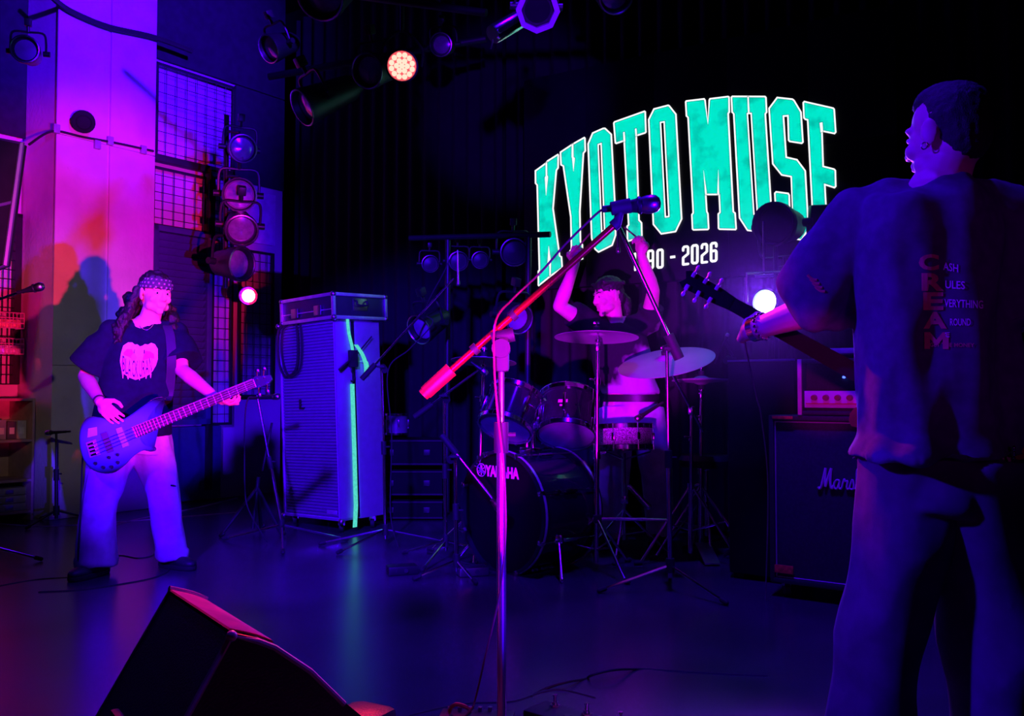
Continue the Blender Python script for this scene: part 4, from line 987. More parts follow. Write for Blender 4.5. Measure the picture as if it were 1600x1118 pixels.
for chh in 'Marshall':
    for s_ in scr_pts[chh]:
        pts = smooth_pts([V((x, y, 0)) for x, y in s_], 5)
        lg.tube([ca_ + ub * (.235 + (xq + p.x) * hS * .95) - nb_ * .010 + V((0, 0, .535 + p.y * hS)) for p in pts], .0045 if chh != 'M' else .006, 6)
    xq += adv[chh]
obj('script_logo', lg, mat('logo_white', (.9, .8, .9), .4, nvar=0), amp, label='white handwritten-style script logo')
# amplifier head on top
hz0, hz1 = ct + .003, P(1240, 562, Ycb).z + .0
hd_ = thing('amplifier_head', 'amplifier head with a pink-lit control panel on the guitar cabinet', 'amplifier', ca_ + ub * .45 - nb_ * .15 + V((0, 0, hz0)))
mb = MB(); a0, a1 = .15, .77
abox(mb, a0, a0 + .02, 0, .26, hz0, hz1); abox(mb, a1 - .02, a1, 0, .26, hz0, hz1); abox(mb, a0, a1, 0, .26, hz1 - .02, hz1); abox(mb, a0, a1, 0, .26, hz0, hz0 + .02); abox(mb, a0 + .01, a1 - .01, .06, .25, hz0 + .01, hz1 - .01)
obj('head_shell', mb, vin, hd_)
obj('front_edge', abox(MB(), a0 - .003, a0 + .016, -.006, .004, hz0, hz1, .002), mat('pink_lit_edge', (.7, .35, .45), .5), hd_)  # pink light along this edge is put into its colour
pn = mat('control_panel', (.8, .62, .7), .4, nvar=.05)
cpn = obj('control_panel', abox(MB(), a0 + .022, a1 - .022, .018, .04, hz0 + .035, hz0 + .115, .002), pn, hd_)
obj('panel_line', abox(MB(), a0 + .03, a1 - .03, .013, .02, hz0 + .052, hz0 + .057, 0), mat('red_line', (.6, .03, .05), .5), cpn)
for i in range(9):
    q = ca_ + ub * (a0 + .07 + i * .055) - nb_ * .018 + V((0, 0, hz0 + .083))
    obj('knob', MB().cyl(q, q + nb_ * .02, .015, .012, 16), mat('red_brown_knob', (.35, .05, .06), .35), cpn)
q = ca_ + ub * (a0 + .20) - nb_ * .055 + V((0, 0, hz0 + .18))
obj('pilot_lamp', MB().cyl(q, q + nb_ * .012, .006), mat('blue_pilot_glow', (.05, .1, 1), nvar=0, emit=1, estr=4), hd_)
# dark box left of the head, and the pale shelf edge over it
dbx = thing('black_case', 'plain black equipment case left of the amplifier head', 'case', P(1190, 655, 4.7))
zt2 = P(1240, 561, 4.62).z
cbx = P(1192, 640, 4.72); cbx.z = 0
def dbox(mb, a, b, d0, d1, z0, z1, bev=.006):
    o = V((P(1241, 600, 4.62).x, 4.62, 0)); return mb.box(o - ub * ((a + b) / 2) - nb_ * ((d0 + d1) / 2) + V((0, 0, (z0 + z1) / 2)), (b - a, d1 - d0, z1 - z0), RA, bev)
obj('case_body', dbox(MB(), 0, .36, 0, .26, .03, zt2), blackmatte, dbx)
obj('edge_trim', dbox(MB(), -.004, .36, -.006, .006, zt2 - .008, zt2 + .003, .002).add([], []), mat('grey_trim', (.25, .25, .3), .4, .4), dbx)
for a in (.04, .32): obj('foot', dbox(MB(), a - .03, a + .03, .03, .23, 0, .03), rubber, dbx)
sh = thing('keyboard', 'pale narrow keyboard edge above the amplifier head', 'keyboard', P(1300, 555, 4.75))
kq = P(1274, 549, 4.7)
obj('body', MB().box(kq + ub * .35 - nb_ * .1, (.75, .2, .03), RA, .006), mat('keyboard_grey', (.55, .45, .6), .45), sh)
obj('support', MB().cyl(kq + ub * .3 - nb_ * .1, V(((kq + ub * .3 - nb_ * .1).x, (kq + ub * .3 - nb_ * .1).y, .0)), .015), black, sh)
cable('pale_cable', 'thin pale cord hanging from the guitarist wrist side down to the cabinet', [P(1163, 530, 3.4), P(1172, 575, 3.6), P(1182, 620, 3.8), P(1190, 655, 4.0), P(1200, 760, 4.1), G(1196, 935)], .003, mat('pale_cord', (.4, .4, .42), .5))
mic('small dark clip-on microphone standing between the ride cymbal and the case', P(1138, 520, 5.4), P(1120, 560, 5.4), .012)
q = P(1128, 540, 5.45)
micstand('faint thin microphone stand between the ride cymbal and the dark case', V((P(1140, 800, 5.45).x, 5.45, 0)), P(1140, 560, 5.45), (P(1132, 532, 5.45), P(1145, 556, 5.45)), m=black, counter=False, r=.008)

# ---------------------------------------------------------------- wedge monitor in the foreground
C_ = P(362, 993, 1.95); A_ = P(262, 927, 2.36); A_.z = C_.z
ax = (A_ - C_); WW = ax.length; ax.normalize(); pd = V((-ax.y, ax.x, 0)); pd = pd if pd.x > 0 else -pd
def wpl(px, py): return PL(px, py, C_, ax)
E1, E2 = wpl(430, 1012), wpl(538, 1100); L1 = wpl(285, 1118)
def low(p, q): t = p.z / (p.z - q.z) if abs(p.z - q.z) > 1e-5 else 0; r_ = p + (q - p) * t; r_.z = 0.0; return r_
back_low = low(C_, L1)
E3 = E2 + (E2 - E1) * .45; E3.z = max(E3.z, .10)
poly = [C_, C_ + (E1 - C_) * .6 + V((0, 0, .004)), E1, E1 + (E2 - E1) * .5 + V((0, 0, .012)), E2, E3, V((E3.x, E3.y, 0)) - pd * .03, back_low + pd * .04]
wm = thing('floor_monitor', 'black wedge floor monitor in the foreground, seen from behind', 'speaker', C_ * .5 + V((0, 0, 0)) - V((0, 0, C_.z / 2)))
wood = mat('monitor_paint', (.022, .018, .020), .42, nscale=40, bump=.25, bscale=180)
body = MB(); body.prism([p + ax * .012 for p in poly], ax, WW - .024)
obj('cabinet_body', body, wood, wm, smooth=False)
for nm, o_ in (('near', 0.0), ('far', WW - .014)):
    obj('side_panel', MB().prism([p + ax * o_ + (p - (C_ + E2 + back_low) / 3).normalized() * .006 for p in poly], ax, .014), wood, wm, smooth=False)
red_edge = mat('reddish_edge', (.35, .22, .22), .3)  # paler and redder than the cabinet paint
eg = MB(); eg.tube([poly[-1] + ax * .002, C_ + ax * .002, poly[1] + ax * .002, E1 + ax * .002, poly[3] + ax * .002, E2 + ax * .002], .007, 8); eg.ell(C_, .012)
obj('edge_moulding', eg, red_edge, wm)
gn = (E1 - C_).cross(ax).normalized(); gn = gn if gn.z > 0 else -gn
g0 = C_ + ax * .02; gv = (E1 - C_).normalized(); gl = (E2 - C_).length * .9
gm = MB(); n1, n2 = 46, 40
slope = smooth_pts([p for p in poly[:3]], 14)
for i in range(1, len(slope), 1):
    q = slope[i] + V((0, 0, .010)); gm.cyl(q + ax * .02, q + ax * (WW - .02), .0030, n=4)
for j in range(1, 80):
    gm.tube([p + V((0, 0, .012)) + ax * (.02 + (WW - .04) * j / 80) for p in slope[1:]], .0019, 4)
obj('grille_mesh', gm, mat('grille_metal', (.60, .06, .12), .5, .1), wm, kind='stuff')
obj('grille_rim', MB().tube([p + V((0, 0, .014)) + ax * (WW - .012) for p in slope], .008, 6), red_edge, wm)
obj('side_handle', MB().box((C_ + back_low) / 2 + ax * (WW * .5) - pd * .004, (.14, .02, .05), Matrix((ax, pd, V((0, 0, 1)))).transposed(), .006), rubber, wm)
# small rounded piece right of it
q = G(565, 1150)
th = thing('cable_drum_case', 'low rounded dark case behind the floor monitor, red-lit on its top', 'case', V((q.x, q.y, 0)))
obj('lid', MB().box(V((q.x, q.y, .045)), (.16, .16, .07), Matrix.Rotation(-.5, 3, 'Z'), .035), wood, th)
obj('base', MB().box(V((q.x, q.y, .008)), (.15, .15, .014), Matrix.Rotation(-.5, 3, 'Z'), .005), black, th)
# ---------------------------------------------------------------- pedals at the bottom edge
pd0 = G(850, 1092, .06); pdir = (G(1065, 1150, .06) - pd0); pdir.z = 0; pdl = pdir.length; pdir.normalize(); pn_ = V((-pdir.y, pdir.x, 0))
RPd = Matrix((pdir, pn_, V((0, 0, 1)))).transposed()
pb = thing('foot_pedalboard', 'long black foot pedal with four chrome switches at the bottom edge', 'effects pedal', V((pd0.x, pd0.y, 0)) + pdir * pdl / 2)
obj('case_body', MB().box(V((pd0.x, pd0.y, .03)) + pdir * (pdl / 2) - pn_ * .05, (pdl, .11, .055), RPd, .006), black, pb)
for i, px in enumerate((898, 938, 982, 1026)):
    t_ = .12 + i * .245
    q = V((pd0.x, pd0.y, .058)) + pdir * (pdl * t_) - pn_ * .02
    o = obj('foot_switch', MB().cyl(q, q + V((0, 0, .012)), .010, n=12).cyl(q + V((0, 0, .012)), q + V((0, 0, .030)), .0055, n=12).cyl(q + V((0, 0, .028)), q + V((0, 0, .034)), .0075, n=12), chrome, pb)
    obj('switch_nut', MB().cyl(q, q + V((0, 0, .004)), .016, n=6), chrome, o)
obj('label_strip', MB().box(V((pd0.x, pd0.y, .0585)) + pdir * (pdl * .52) - pn_ * .055, (.10, .022, .002), RPd), mat('pink_label', (.8, .45, .55), .5), pb)
q = G(885, 1113, .05)
sb_ = thing('effects_pedal', 'pale pink flat effects pedal in front of the long foot pedal', 'effects pedal', V((q.x, q.y - .05, 0)))
obj('case_body', MB().box(V((q.x, q.y - .06, .024)), (.125, .13, .046), RPd, .008), mat('pale_pink_metal', (.85, .55, .65), .4), sb_)
obj('knob', MB().cyl(V((q.x, q.y - .05, .047)), V((q.x, q.y - .05, .062)), .011), black, sb_)
obj('foot_switch', MB().cyl(V((q.x, q.y - .1, .047)), V((q.x, q.y - .1, .065)), .008), chrome, sb_)
q = G(745, 1112, .04)
pb2 = thing('effects_pedal', 'small dark effects pedal beside the foot of the foreground stand', 'effects pedal', V((q.x, q.y, 0)))
obj('case_body', MB().box(V((q.x, q.y - .03, .022)), (.22, .10, .042), Matrix.Rotation(-.1, 3, 'Z'), .006), black, pb2)
for dx in (-.08, -.05, -.02, .01, .04, .07): obj('knob', MB().cyl(V((q.x + dx, q.y - .0, .043)), V((q.x + dx, q.y - .0, .056)), .007), steel, pb2)
redc = mat('red_cable', (.5, .03, .04), .4)
cable('patch_cable', 'red curled cable beside the small dark effects pedal', [G(700, 1135, .02), G(702, 1110, .05), G(712, 1100, .08), G(728, 1104, .07), G(736, 1112, .04)], .006, redc)
cable('floor_cable', 'long thin cable arching over the floor to the long foot pedal', [G(830, 1088), G(850, 1076), G(885, 1065, .02), G(915, 1060), G(925, 1054, .02), G(960, 1046, .03), G(1000, 1045), G(1060, 1049), G(1150, 1054), G(1200, 1056)], .0045)
cable('floor_cable', 'thin cable lying on the floor right behind the foreground stand', [G(640, 1118), G(720, 1100), G(800, 1096), G(845, 1082), G(880, 1078), G(930, 1090)], .004)
cable('floor_cable', 'dark cable crossing the floor in front of the bassist', [G(60, 925), G(120, 922), G(180, 914), G(235, 904), G(262, 893), G(262, 884)], .006)
cable('floor_cable', 'dark cable lying between the bassist feet', [G(160, 880), G(185, 868), G(215, 872), G(238, 868), G(245, 858)], .006)
cable('floor_cable', 'cables running along the wall foot towards the bass cabinet', [G(170, 822), G(230, 808), G(290, 797), G(330, 788), G(370, 778)], .008, mat('pink_cable', (.5, .3, .4), .5))
cable('floor_cable', 'pale thin cable beside the dark ones at the louvred wall foot', [G(0, 818), G(60, 822), G(120, 820), G(230, 812), G(300, 806), G(375, 800)], .006, mat('pale_cable', (.6, .5, .5), .5))

# ---------------------------------------------------------------- things at the left edge
off = -.5
def lp(px, py, o=-.5): return PL(px, py, W0 + WN * o, WN)
tvm = mat('tv_bezel', (.10, .09, .14), .35)
Yt = 4.6
tv = thing('hanging_monitor', 'dark tilted flat monitor seen at the left edge above the shelves', 'monitor', P(10, 460, Yt))
q = [P(-60, 205, Yt), P(34, 224, Yt), P(8, 414, Yt), P(-60, 440, Yt)]
nv = (q[1] - q[0]).cross(q[2] - q[1]).normalized(); nv = nv if nv.y > 0 else -nv
obj('back_panel', MB().prism(q, nv, .05), black, tv, smooth=False)
fr = MB().tube(q, .014, 6, True); fr.cyl(q[0] + (q[3] - q[0]) * .55, q[1] + (q[2] - q[1]) * .48, .009)
obj('frame', fr, tvm, tv)
obj('arm', MB().cyl((q[0] + q[2]) / 2, (q[0] + q[2]) / 2 + V((-.2, .5, .3)), .02), black, tv)
# grid beside it on the recessed wall
th = thing('wire_grid_panel', 'narrow wire grid panel at the left edge under the monitor', 'wire grid', lp(18, 600), 'wire grid panels on the side wall')
ga, gb = lp(-20, 330, -.48), lp(34, 335, -.48); gz0 = lp(30, 600, -.48).z
gt0 = (ga - W0).dot(WD); gt1 = (gb - W0).dot(WD); gz1 = gb.z
fm = MB(); wbox(fm, gt1 - .05, gt1, gz0, gz1, -.52, -.46); wbox(fm, gt0, gt1, gz1 - .03, gz1, -.5, -.46); obj('frame', fm, wire, th)
g_ = MB()
for j in range(18): z = gz0 + (gz1 - gz0) * j / 18; g_.cyl(wp(gt0, z, -.48), wp(gt1, z, -.48), .004, n=5)
for i in range(6): t = gt0 + (gt1 - gt0) * i / 6; g_.cyl(wp(t, gz0, -.485), wp(t, gz1, -.485), .004, n=5)
obj('wire_mesh', g_, wire, th, kind='stuff')
# shelf unit
su0 = (lp(-30, 700, -.2) - W0).dot(WD); su1 = (lp(46, 700, -.2) - W0).dot(WD)
sz1 = lp(30, 622, -.2).z
woodr = mat('shelf_wood', (.45, .28, .26), .55, nscale=9)
shf = thing('shelf_unit', 'open wooden shelf unit at the left edge beside the pillar', 'shelf', wp((su0 + su1) / 2, 0, -.35))
levels = [.10, .42, .78, sz1]
obj('side_panel', wbox(MB(), su1 - .02, su1, 0, sz1, -.50, -.12, .003), woodr, shf)
obj('side_panel', wbox(MB(), su0, su0 + .02, 0, sz1, -.50, -.12, .003), woodr, shf)
obj('back_panel', wbox(MB(), su0, su1, 0, sz1, -.51, -.495), woodr, shf)
levels = [.08, lp(20, 748, -.2).z, lp(20, 686, -.2).z, sz1]
for z in levels: obj('shelf_board', wbox(MB(), su0 + .02, su1 - .02, z - .02, z, -.50, -.12, .003), woodr, shf)
for i, (py0, py1, lb) in enumerate(((760, 774, 'top flat case stacked in the bottom shelf'), (776, 788, 'middle flat case stacked in the bottom shelf'), (790, 803, 'lowest flat case stacked in the bottom shelf'))):
    za = lp(20, py1, -.15).z; zb2 = lp(20, py0, -.15).z
    z_a = levels[0] + (levels[1] - levels[0] - .05) * (2 - i) / 3.2 + .002; z_b = z_a + (levels[1] - levels[0] - .05) / 3.4
    th = thing('flat_case', lb, 'case', wp(su0 + .2, z_a, -.3), 'flat cases in the bottom shelf')
    obj('body', wbox(MB(), su0 + .03, su1 - .04, z_a, z_b, -.46, -.15, .006), mat('case_grey', (.35, .33, .38), .5), th)
    obj('latch', wbox(MB(), su1 - .2, su1 - .14, z_a + .012, z_b - .012, -.155, -.14, .003), steel, th)
rnd = random.Random(4)
for i in range(5):
    a = su1 - .06 - i * .075; hgt = .13 + .05 * rnd.random(); z_a = levels[2] + .001
    th = thing('box_file', ['slim pale box standing right in the top shelf', 'dark box standing second from right in the top shelf', 'grey box in the middle of the top shelf', 'reddish box left of the middle in the top shelf', 'dim box farthest left in the top shelf'][i], 'box', wp(a, z_a, -.3), 'boxes in the top shelf')
    m_ = [mat('box_pale', (.6, .5, .5), .6), mat('box_dark', (.08, .07, .1), .6), mat('box_grey', (.3, .3, .33), .6), mat('box_red', (.5, .1, .12), .6), mat('box_dim', (.15, .12, .15), .6)][i]
    obj('cover', wbox(MB(), a - .033, a + .033, z_a, z_a + hgt, -.42, -.20, .003), m_, th)
    obj('label_slip', wbox(MB(), a - .018, a + .018, z_a + .04, z_a + .09, -.203, -.198), mat('slip', (.7, .65, .6), .7), th)
for i, (lb, py) in enumerate((('pink wire basket with odds and ends hung on the left wire grid', 505), ('lower wire basket with pale papers on the left wire grid', 545))):
    z_ = lp(15, py + 8, -.4).z; th = thing('wire_basket', lb, 'basket', wp(gt0 + .1, z_, -.4))
    k = MB()
    for zz in (0, .04, .08, .12):
        k.tube([wp(gt0, z_ + zz, -.46), wp(gt0, z_ + zz, -.32), wp(gt1 - .04, z_ + zz, -.32), wp(gt1 - .04, z_ + zz, -.46)], .004, 5)
    for j in range(9): t = gt0 + (gt1 - .04 - gt0) * j / 8; k.cyl(wp(t, z_, -.32), wp(t, z_ + .12, -.32), .003, n=5)
    obj('wires', k, mat('basket_wire', (.7, .3, .5), .4), th)
    obj('contents', wbox(MB(), gt0 + .02, gt1 - .06, z_ + .005, z_ + .07, -.45, -.34, .01), mat('papers%d' % i, ((.75, .35, .3), (.6, .5, .75))[i], .7, nscale=30, nvar=.5), th)
# thin stage haze in the beam of the blue-white lamp
hz = bpy.data.materials.new('thin_haze'); hz.use_nodes = True; nt = hz.node_tree; nt.nodes.clear()
om = nt.nodes.new('ShaderNodeOutputMaterial'); vs_ = nt.nodes.new('ShaderNodeVolumeScatter'); vs_.inputs['Density'].default_value = .02; vs_.inputs['Anisotropy'].default_value = .3
nt.links.new(vs_.outputs[0], om.inputs['Volume'])
hq_ = P(1190, 500, 4.2)
hzo = obj('stage_haze', MB().ell(hq_, (.85, .7, .7), n=24, m=16), hz, kind='stuff', label='thin haze lit blue around the glaring LED lamp', cat='haze')
# ---------------------------------------------------------------- people
def basis(fwd, up=(0, 0, 1)):
    y = V(fwd).normalized(); u = V(up); x = y.cross(u).normalized(); z = x.cross(y)
    return Matrix((x, y, z)).transposed()
def head(mb, c, R, s=1.0, ears=True, mouth_open=0.0):
    q = lambda x, y, z: V(c) + R @ (V((x, y, z)) * s)
    E = lambda p, r, Rx=None: mb.ell(q(*p), tuple(k * s for k in r), R @ Rx if Rx else R, 18, 12)
    E((0, -.014, .035), (.074, .093, .082)); E((0, .022, -.015), (.062, .068, .085)); E((0, .030, -.062), (.050, .052, .042))
    E((0, .062, -.092 - mouth_open), (.022, .020, .020)); E((0, -.03, -.03), (.06, .06, .06))
    mb.cap(q(0, .084, .018), q(0, .102, -.026), .008 * s, .0125 * s, 8)
    for k in (-1, 1):
        E((k * .012, .094, -.030), (.008, .009, .007)); E((k * .036, .062, -.028), (.024, .022, .022)); E((k * .046, .030, -.068), (.018, .03, .022))
        mb.cap(q(k * .014, .082, .024), q(k * .044, .070, .026), .0085 * s, .008 * s, 8)
        if ears:
            E((k * .078, -.008, -.005), (.008, .021, .033), Matrix.Rotation(-.25 * k, 3, 'Z')); E((k * .075, .0, -.03), (.008, .01, .012))
    mb.cap(q(-.020, .080, -.056), q(.020, .080, -.056), .0065 * s, .0065 * s, 8); mb.cap(q(-.016, .080, -.066 - mouth_open), q(.016, .080, -.066 - mouth_open), .007 * s, .007 * s, 8)
def eyes(parent, c, R, s=1.0):
    ew = mat('eye_white', (.85, .83, .8), .25, nvar=.02); ei = mat('iris_dark', (.02, .015, .01), .2); bm_ = mat('brow_hair', (.012, .01, .01), .7)
    q = lambda x, y, z: V(c) + R @ (V((x, y, z)) * s)
    for k in (-1, 1):
        e = obj('eye', MB().ell(q(k * .029, .074, .004), (.0135 * s, .0105 * s, .0075 * s), R, 14, 8), ew, parent)
        obj('iris', MB().ell(q(k * .029 + .002, .0825, .004), (.0058 * s, .003 * s, .006 * s), R, 10, 6), ei, e)
        obj('eyebrow', MB().tube([q(k * .013, .0895, .025), q(k * .030, .085, .031), q(k * .046, .074, .026)], [.003 * s, .0038 * s, .002 * s], 6), bm_, parent)
def hand(mb, wrist, d, n, thumb_side, curl=(.5, .6, .65, .7), s=1.0, spread=.06, tc=.3):
    """d: pointing direction, n: outward normal of the back of the hand, thumb_side: +1/-1 along d x n"""
    d = V(d).normalized(); n = V(n); n = (n - d * n.dot(d)).normalized(); side = d.cross(n) * thumb_side
    W = V(wrist); Pk = W + d * .088 * s
    Rm = Matrix((side, d, n)).transposed()
    mb.ell(W + d * .048 * s, (.041 * s, .054 * s, .0155 * s), Rm, 14, 8); mb.cap(W, W + d * .05 * s, .024 * s, .024 * s, 10)
    lens = (.042, .026, .020); tot = (0.95, 1.05, 1.0, .80)
    tips = []
    for i in range(4):
        off = (.029 - .0195 * i) * s; dd = (d + side * (spread * (1.5 - i))).normalized()
        p = Pk + side * off - d * (.006 * abs(i - 1.2)) * s
        mb.cap(W + d * .05 * s + side * off * .8, p, .0105 * s, .0098 * s, 8)
        a = 0; r = .0092 * s * (1 if i < 3 else .88)
        for k in range(3):
            a += curl[i] * (1.0 if k else .8)
            v = dd * cos(a) - n * sin(a); p2 = p + v * lens[k] * tot[i] * s
            mb.cap(p, p2, r, r * .93, 8); p = p2; r *= .93
        tips.append(p)
    t0 = W + d * .022 * s + side * .024 * s; t1 = t0 + (d * .7 + side * .75 - n * .25).normalized() * .042 * s
    t2 = t1 + (d * (1 - tc) + side * .25 - n * tc * 1.2).normalized() * .032 * s; t3 = t2 + (d * (1 - tc) + side * (.1 - tc) - n * tc * 1.2).normalized() * .025 * s
    mb.chain([t0, t1, t2, t3], [.0165 * s, .0125 * s, .0108 * s, .0095 * s], 8)
    return tips
def arm(mb, sh, el, wr, s=1.0):
    sh, el, wr = V(sh), V(el), V(wr)
    mb.chain([sh, sh.lerp(el, .45), el, el.lerp(wr, .28), wr], [.046 * s, .045 * s, .037 * s, .040 * s, .025 * s], 14)
def ring(c, fwd, w_, d_, up=None):
    """horizontal ring facing fwd"""
    f = V((fwd[0], fwd[1], 0)).normalized(); sd = V((f.y, -f.x, 0))
    return (V(c), sd * w_, f * d_)
def limb_rings(pts, ws, ds, fwd):
    out = []
    for i, p in enumerate(pts):
        a = V(pts[min(i + 1, len(pts) - 1)]) - V(pts[max(i - 1, 0)]); a.normalize()
        f = V(fwd); f = (f - a * f.dot(a)).normalized(); sd = a.cross(f)
        out.append((V(p), sd * ws[i], f * ds[i]))
    return out
def project(vs, fs, tree, fn, direction, off=.0015, th=.001):
    """lay a flat print on a garment: fn maps (x, y) to a point in front of it"""
    out = []; ok = []
    for v in vs:
        p = fn(v.x, v.y) if hasattr(v, 'x') else fn(*v[:2]); h = tree.ray_cast(p, direction)
        if h[0] is None: out.append(p); ok.append(False)
        else: out.append(h[0] + h[1].normalized() * (off if h[1].dot(direction) < 0 else -off)); ok.append(True)
    m = MB(); m.v = out; m.f = [f for f in fs if all(ok[i] for i in f)]
    return m
def hair_locks(mb, roots, length, r0, seed, drift=V((0, 0, 0)), curl=.02, seg=9):
    rnd = random.Random(seed)
    for p in roots:
        L = length * rnd.uniform(.75, 1.1); ph = rnd.uniform(0, 6.3); fr = rnd.uniform(1.6, 2.6); pts = []; rr = []
        for i in range(seg):
            t = i / (seg - 1)
            pts.append(V(p) + V((0, 0, -L * t)) + drift * t + V((cos(ph + fr * t * 6.3), sin(ph + fr * t * 6.3), 0)) * curl * (.3 + t))
            rr.append(r0 * (1 - .75 * t))
        mb.tube(pts, rr, 5)

# ================= bassist
Y0 = 4.92
bf = V((.28, -.96, 0)).normalized()       # torso facing
bs = V((-bf.y, bf.x, 0)); bs = bs if bs.x > 0 else -bs   # towards image right
pelvis = P(204, 668, Y0 + .03); chest = P(222, 560, Y0 + .02); neckb = P(230, 507, Y0 + .03)
hc = P(243, 459, Y0 - .01)
hR = basis(V((.74, -.66, -.10)), V((.05, 0, 1)))
man = thing('person', 'bassist in a dark patterned bandana, black printed T-shirt and pale ripped jeans', 'person', V((pelvis.x, pelvis.y, 0)))
body = MB(); head(body, hc, hR, 1.0)
body.cap(neckb - V((0, 0, .02)), hc + V((-.012, .01, -.06)), .060, .052, 16)
body.cap(neckb + V((0, 0, -.02)), chest, .085, .13)
shR = P(172, 516, Y0 - .05); elR = P(133, 588, Y0 - .03); wrR = P(157, 628, Y0 - .30)
shL = P(276, 520, Y0 + .12); elL = P(284, 578, Y0 - .02); wrL = P(336, 620, Y0 - .20)
body.cap(neckb, shR, .045, .045); body.cap(neckb, shL, .045, .045)
arm(body, shR, elR, wrR, 1.02); arm(body, shL, elL, wrL, 1.02)
body.loft([ring(chest, bf, .15, .10), ring(chest.lerp(pelvis, .6), bf, .14, .095), ring(pelvis, bf, .155, .11), ring(pelvis - V((0, 0, .1)), bf, .15, .11)])
# right hand over the strings, left hand around the neck
hand(body, wrR, P(180, 655, 4.545) - wrR, V((-.1, -1, .25)), -1, (.35, .4, .45, .5), .98, .05, .25)
nk = P(352, 624, 4.67)
hand(body, wrL, (P(350, 627, 4.70) - wrL), V((.15, -.35, -.9)), 1, (.75, .85, .9, .9), .98, .08, .2)
# legs inside the trousers, ankles
hipR = P(178, 690, Y0 + .02); knR = P(155, 780, Y0 - .03); anR = P(150, 874, Y0 - .02)
hipL = P(238, 690, Y0 + .08); knL = P(255, 775, Y0 + .10); anL = P(268, 862, Y0 + .20)
body.chain([hipR, knR, anR], [.08, .055, .04]); body.chain([hipL, knL, anL], [.08, .055, .04])
sk = obj('body', fuse(body, .0048, 2), skin, man, angle=None)
eyes(sk, hc, hR, 1.0)
# bandana
bq = lambda x, y, z: hc + hR @ V((x, y, z))
bm1 = MB(); band = mat('bandana_cloth', (.055, .045, .085), .8, nscale=30)
rings = []
for z, k in ((.026, 1.0), (.034, 1.03), (.055, 1.035), (.078, 1.0), (.098, .90)):
    rr = max(.05, sqrt(max(0, 1 - ((z - .035) / .088) ** 2)))
    rings.append((bq(0, -.010 - (.004 if z < .04 else 0), z), hR @ V((.080 * rr * k, 0, 0)), hR @ V((0, .100 * rr * k, 0))))
bm1.loft(rings, 32)
bo_ = obj('bandana', bm1, band, man)
dots = MB()
tb3 = bvh(bo_)
for r_, z in enumerate((.036, .056, .076)):
    for i in range(22):
        a = 2 * pi * (i + .5 * (r_ % 2)) / 22
        o = bq(.2 * cos(a), .2 * sin(a) - .01, z); dr = (bq(0, -.01, z) - o).normalized()
        h = tb3.ray_cast(o, dr)
        if h[0] is None: continue
        p = h[0] - dr * .0012; t1 = (hR @ V((-sin(a), cos(a), 0))); t2 = hR @ V((0, 0, 1))
        for s1, s2 in ((1, 1), (1, -1)):
            e = (t1 * s1 + t2 * s2) * .0042; w_ = (t1 * s1 - t2 * s2) * .0012
            dots.add([p + e + w_, p - e + w_, p - e - w_, p + e - w_], [(0, 1, 2, 3)])
obj('bandana_print', dots, mat('bandana_print', (.45, .35, .55), .8), bo_, smooth=False)
# hair: cap plus curly locks to the shoulders
hm = MB()
for q in (P(205, 470, Y0 + .05), P(196, 492, Y0 + .03), P(200, 512, Y0 + .02), P(268, 500, Y0 + .1), P(270, 515, Y0 + .08)): hm.ell(q, (.045, .04, .055))
hm.ell(bq(0, -.022, .048), (.080, .096, .082), hR, 20, 14); hm.ell(bq(0, -.055, -.01), (.072, .062, .085), hR)
rnd = random.Random(3)
for i in range(60):
    a = rnd.uniform(pi * .98, pi * 2.02) if i % 3 else rnd.choice((pi * 1.0, pi * 2.0)) + rnd.uniform(-.1, .1)
    p = bq(.082 * cos(a), -.035 + .07 * sin(a), rnd.uniform(-.01, .02))
    side = hR @ V((cos(a), sin(a) * .5, 0))
    pts = []; L = rnd.uniform(.20, .30); ph = rnd.uniform(0, 6)
    for k in range(8):
        t = k / 7; pts.append(p + V((0, 0, -L * t)) + side * (.02 + .075 * t) * sin(min(1, t * 1.5) * 1.5) + V((cos(ph + t * 9), sin(ph + t * 9), 0)) * .014 * t + V((-.02, .01, 0)) * t)
    for k in range(7): hm.cap(pts[k], pts[k + 1], .019 * (1 - .08 * k), .019 * (1 - .08 * (k + 1)), 7)
obj('hair', fuse(hm, .006, 1, (.012, (38, 38, 24))), hairm, man, angle=None)
# T-shirt
ts = MB()
ts.loft([ring(neckb + V((0, 0, .005)), bf, .075, .065), ring(neckb - V((0, 0, .018)), bf, .12, .08), ring(neckb.lerp(chest, .16), bf, .17, .095), ring(neckb.lerp(chest, .34), bf, .195, .11), ring(neckb.lerp(chest, .6), bf, .20, .125), ring(chest, bf, .20, .13), ring(chest.lerp(pelvis, .5), bf, .195, .135), ring(pelvis + V((0, 0, .02)), bf, .21, .145), ring(pelvis - V((0, 0, .04)), bf, .215, .15)], 32)
for sh, el, o in ((shR, elR, -1), (shL, elL, 1)):
    m1 = sh.lerp(el, .35); en = sh.lerp(el, .80) + bs * (.01 * o)
    inner = neckb.lerp(sh, .45) - V((0, 0, .05))
    ts.loft(limb_rings([inner, sh + V((0, 0, -.025)), m1, en], [.06, .068, .088, .108], [.06, .07, .082, .095], bf), 24)
for sh in (shR, shL): ts.cap(neckb.lerp(sh, .42) - V((0, 0, .012)), sh, .060, .066)
tso = obj('t_shirt', fuse(ts, .008, 4, (.010, (7, 7, 2.6))), tee, man, angle=None)
tt_ = bvh(tso)
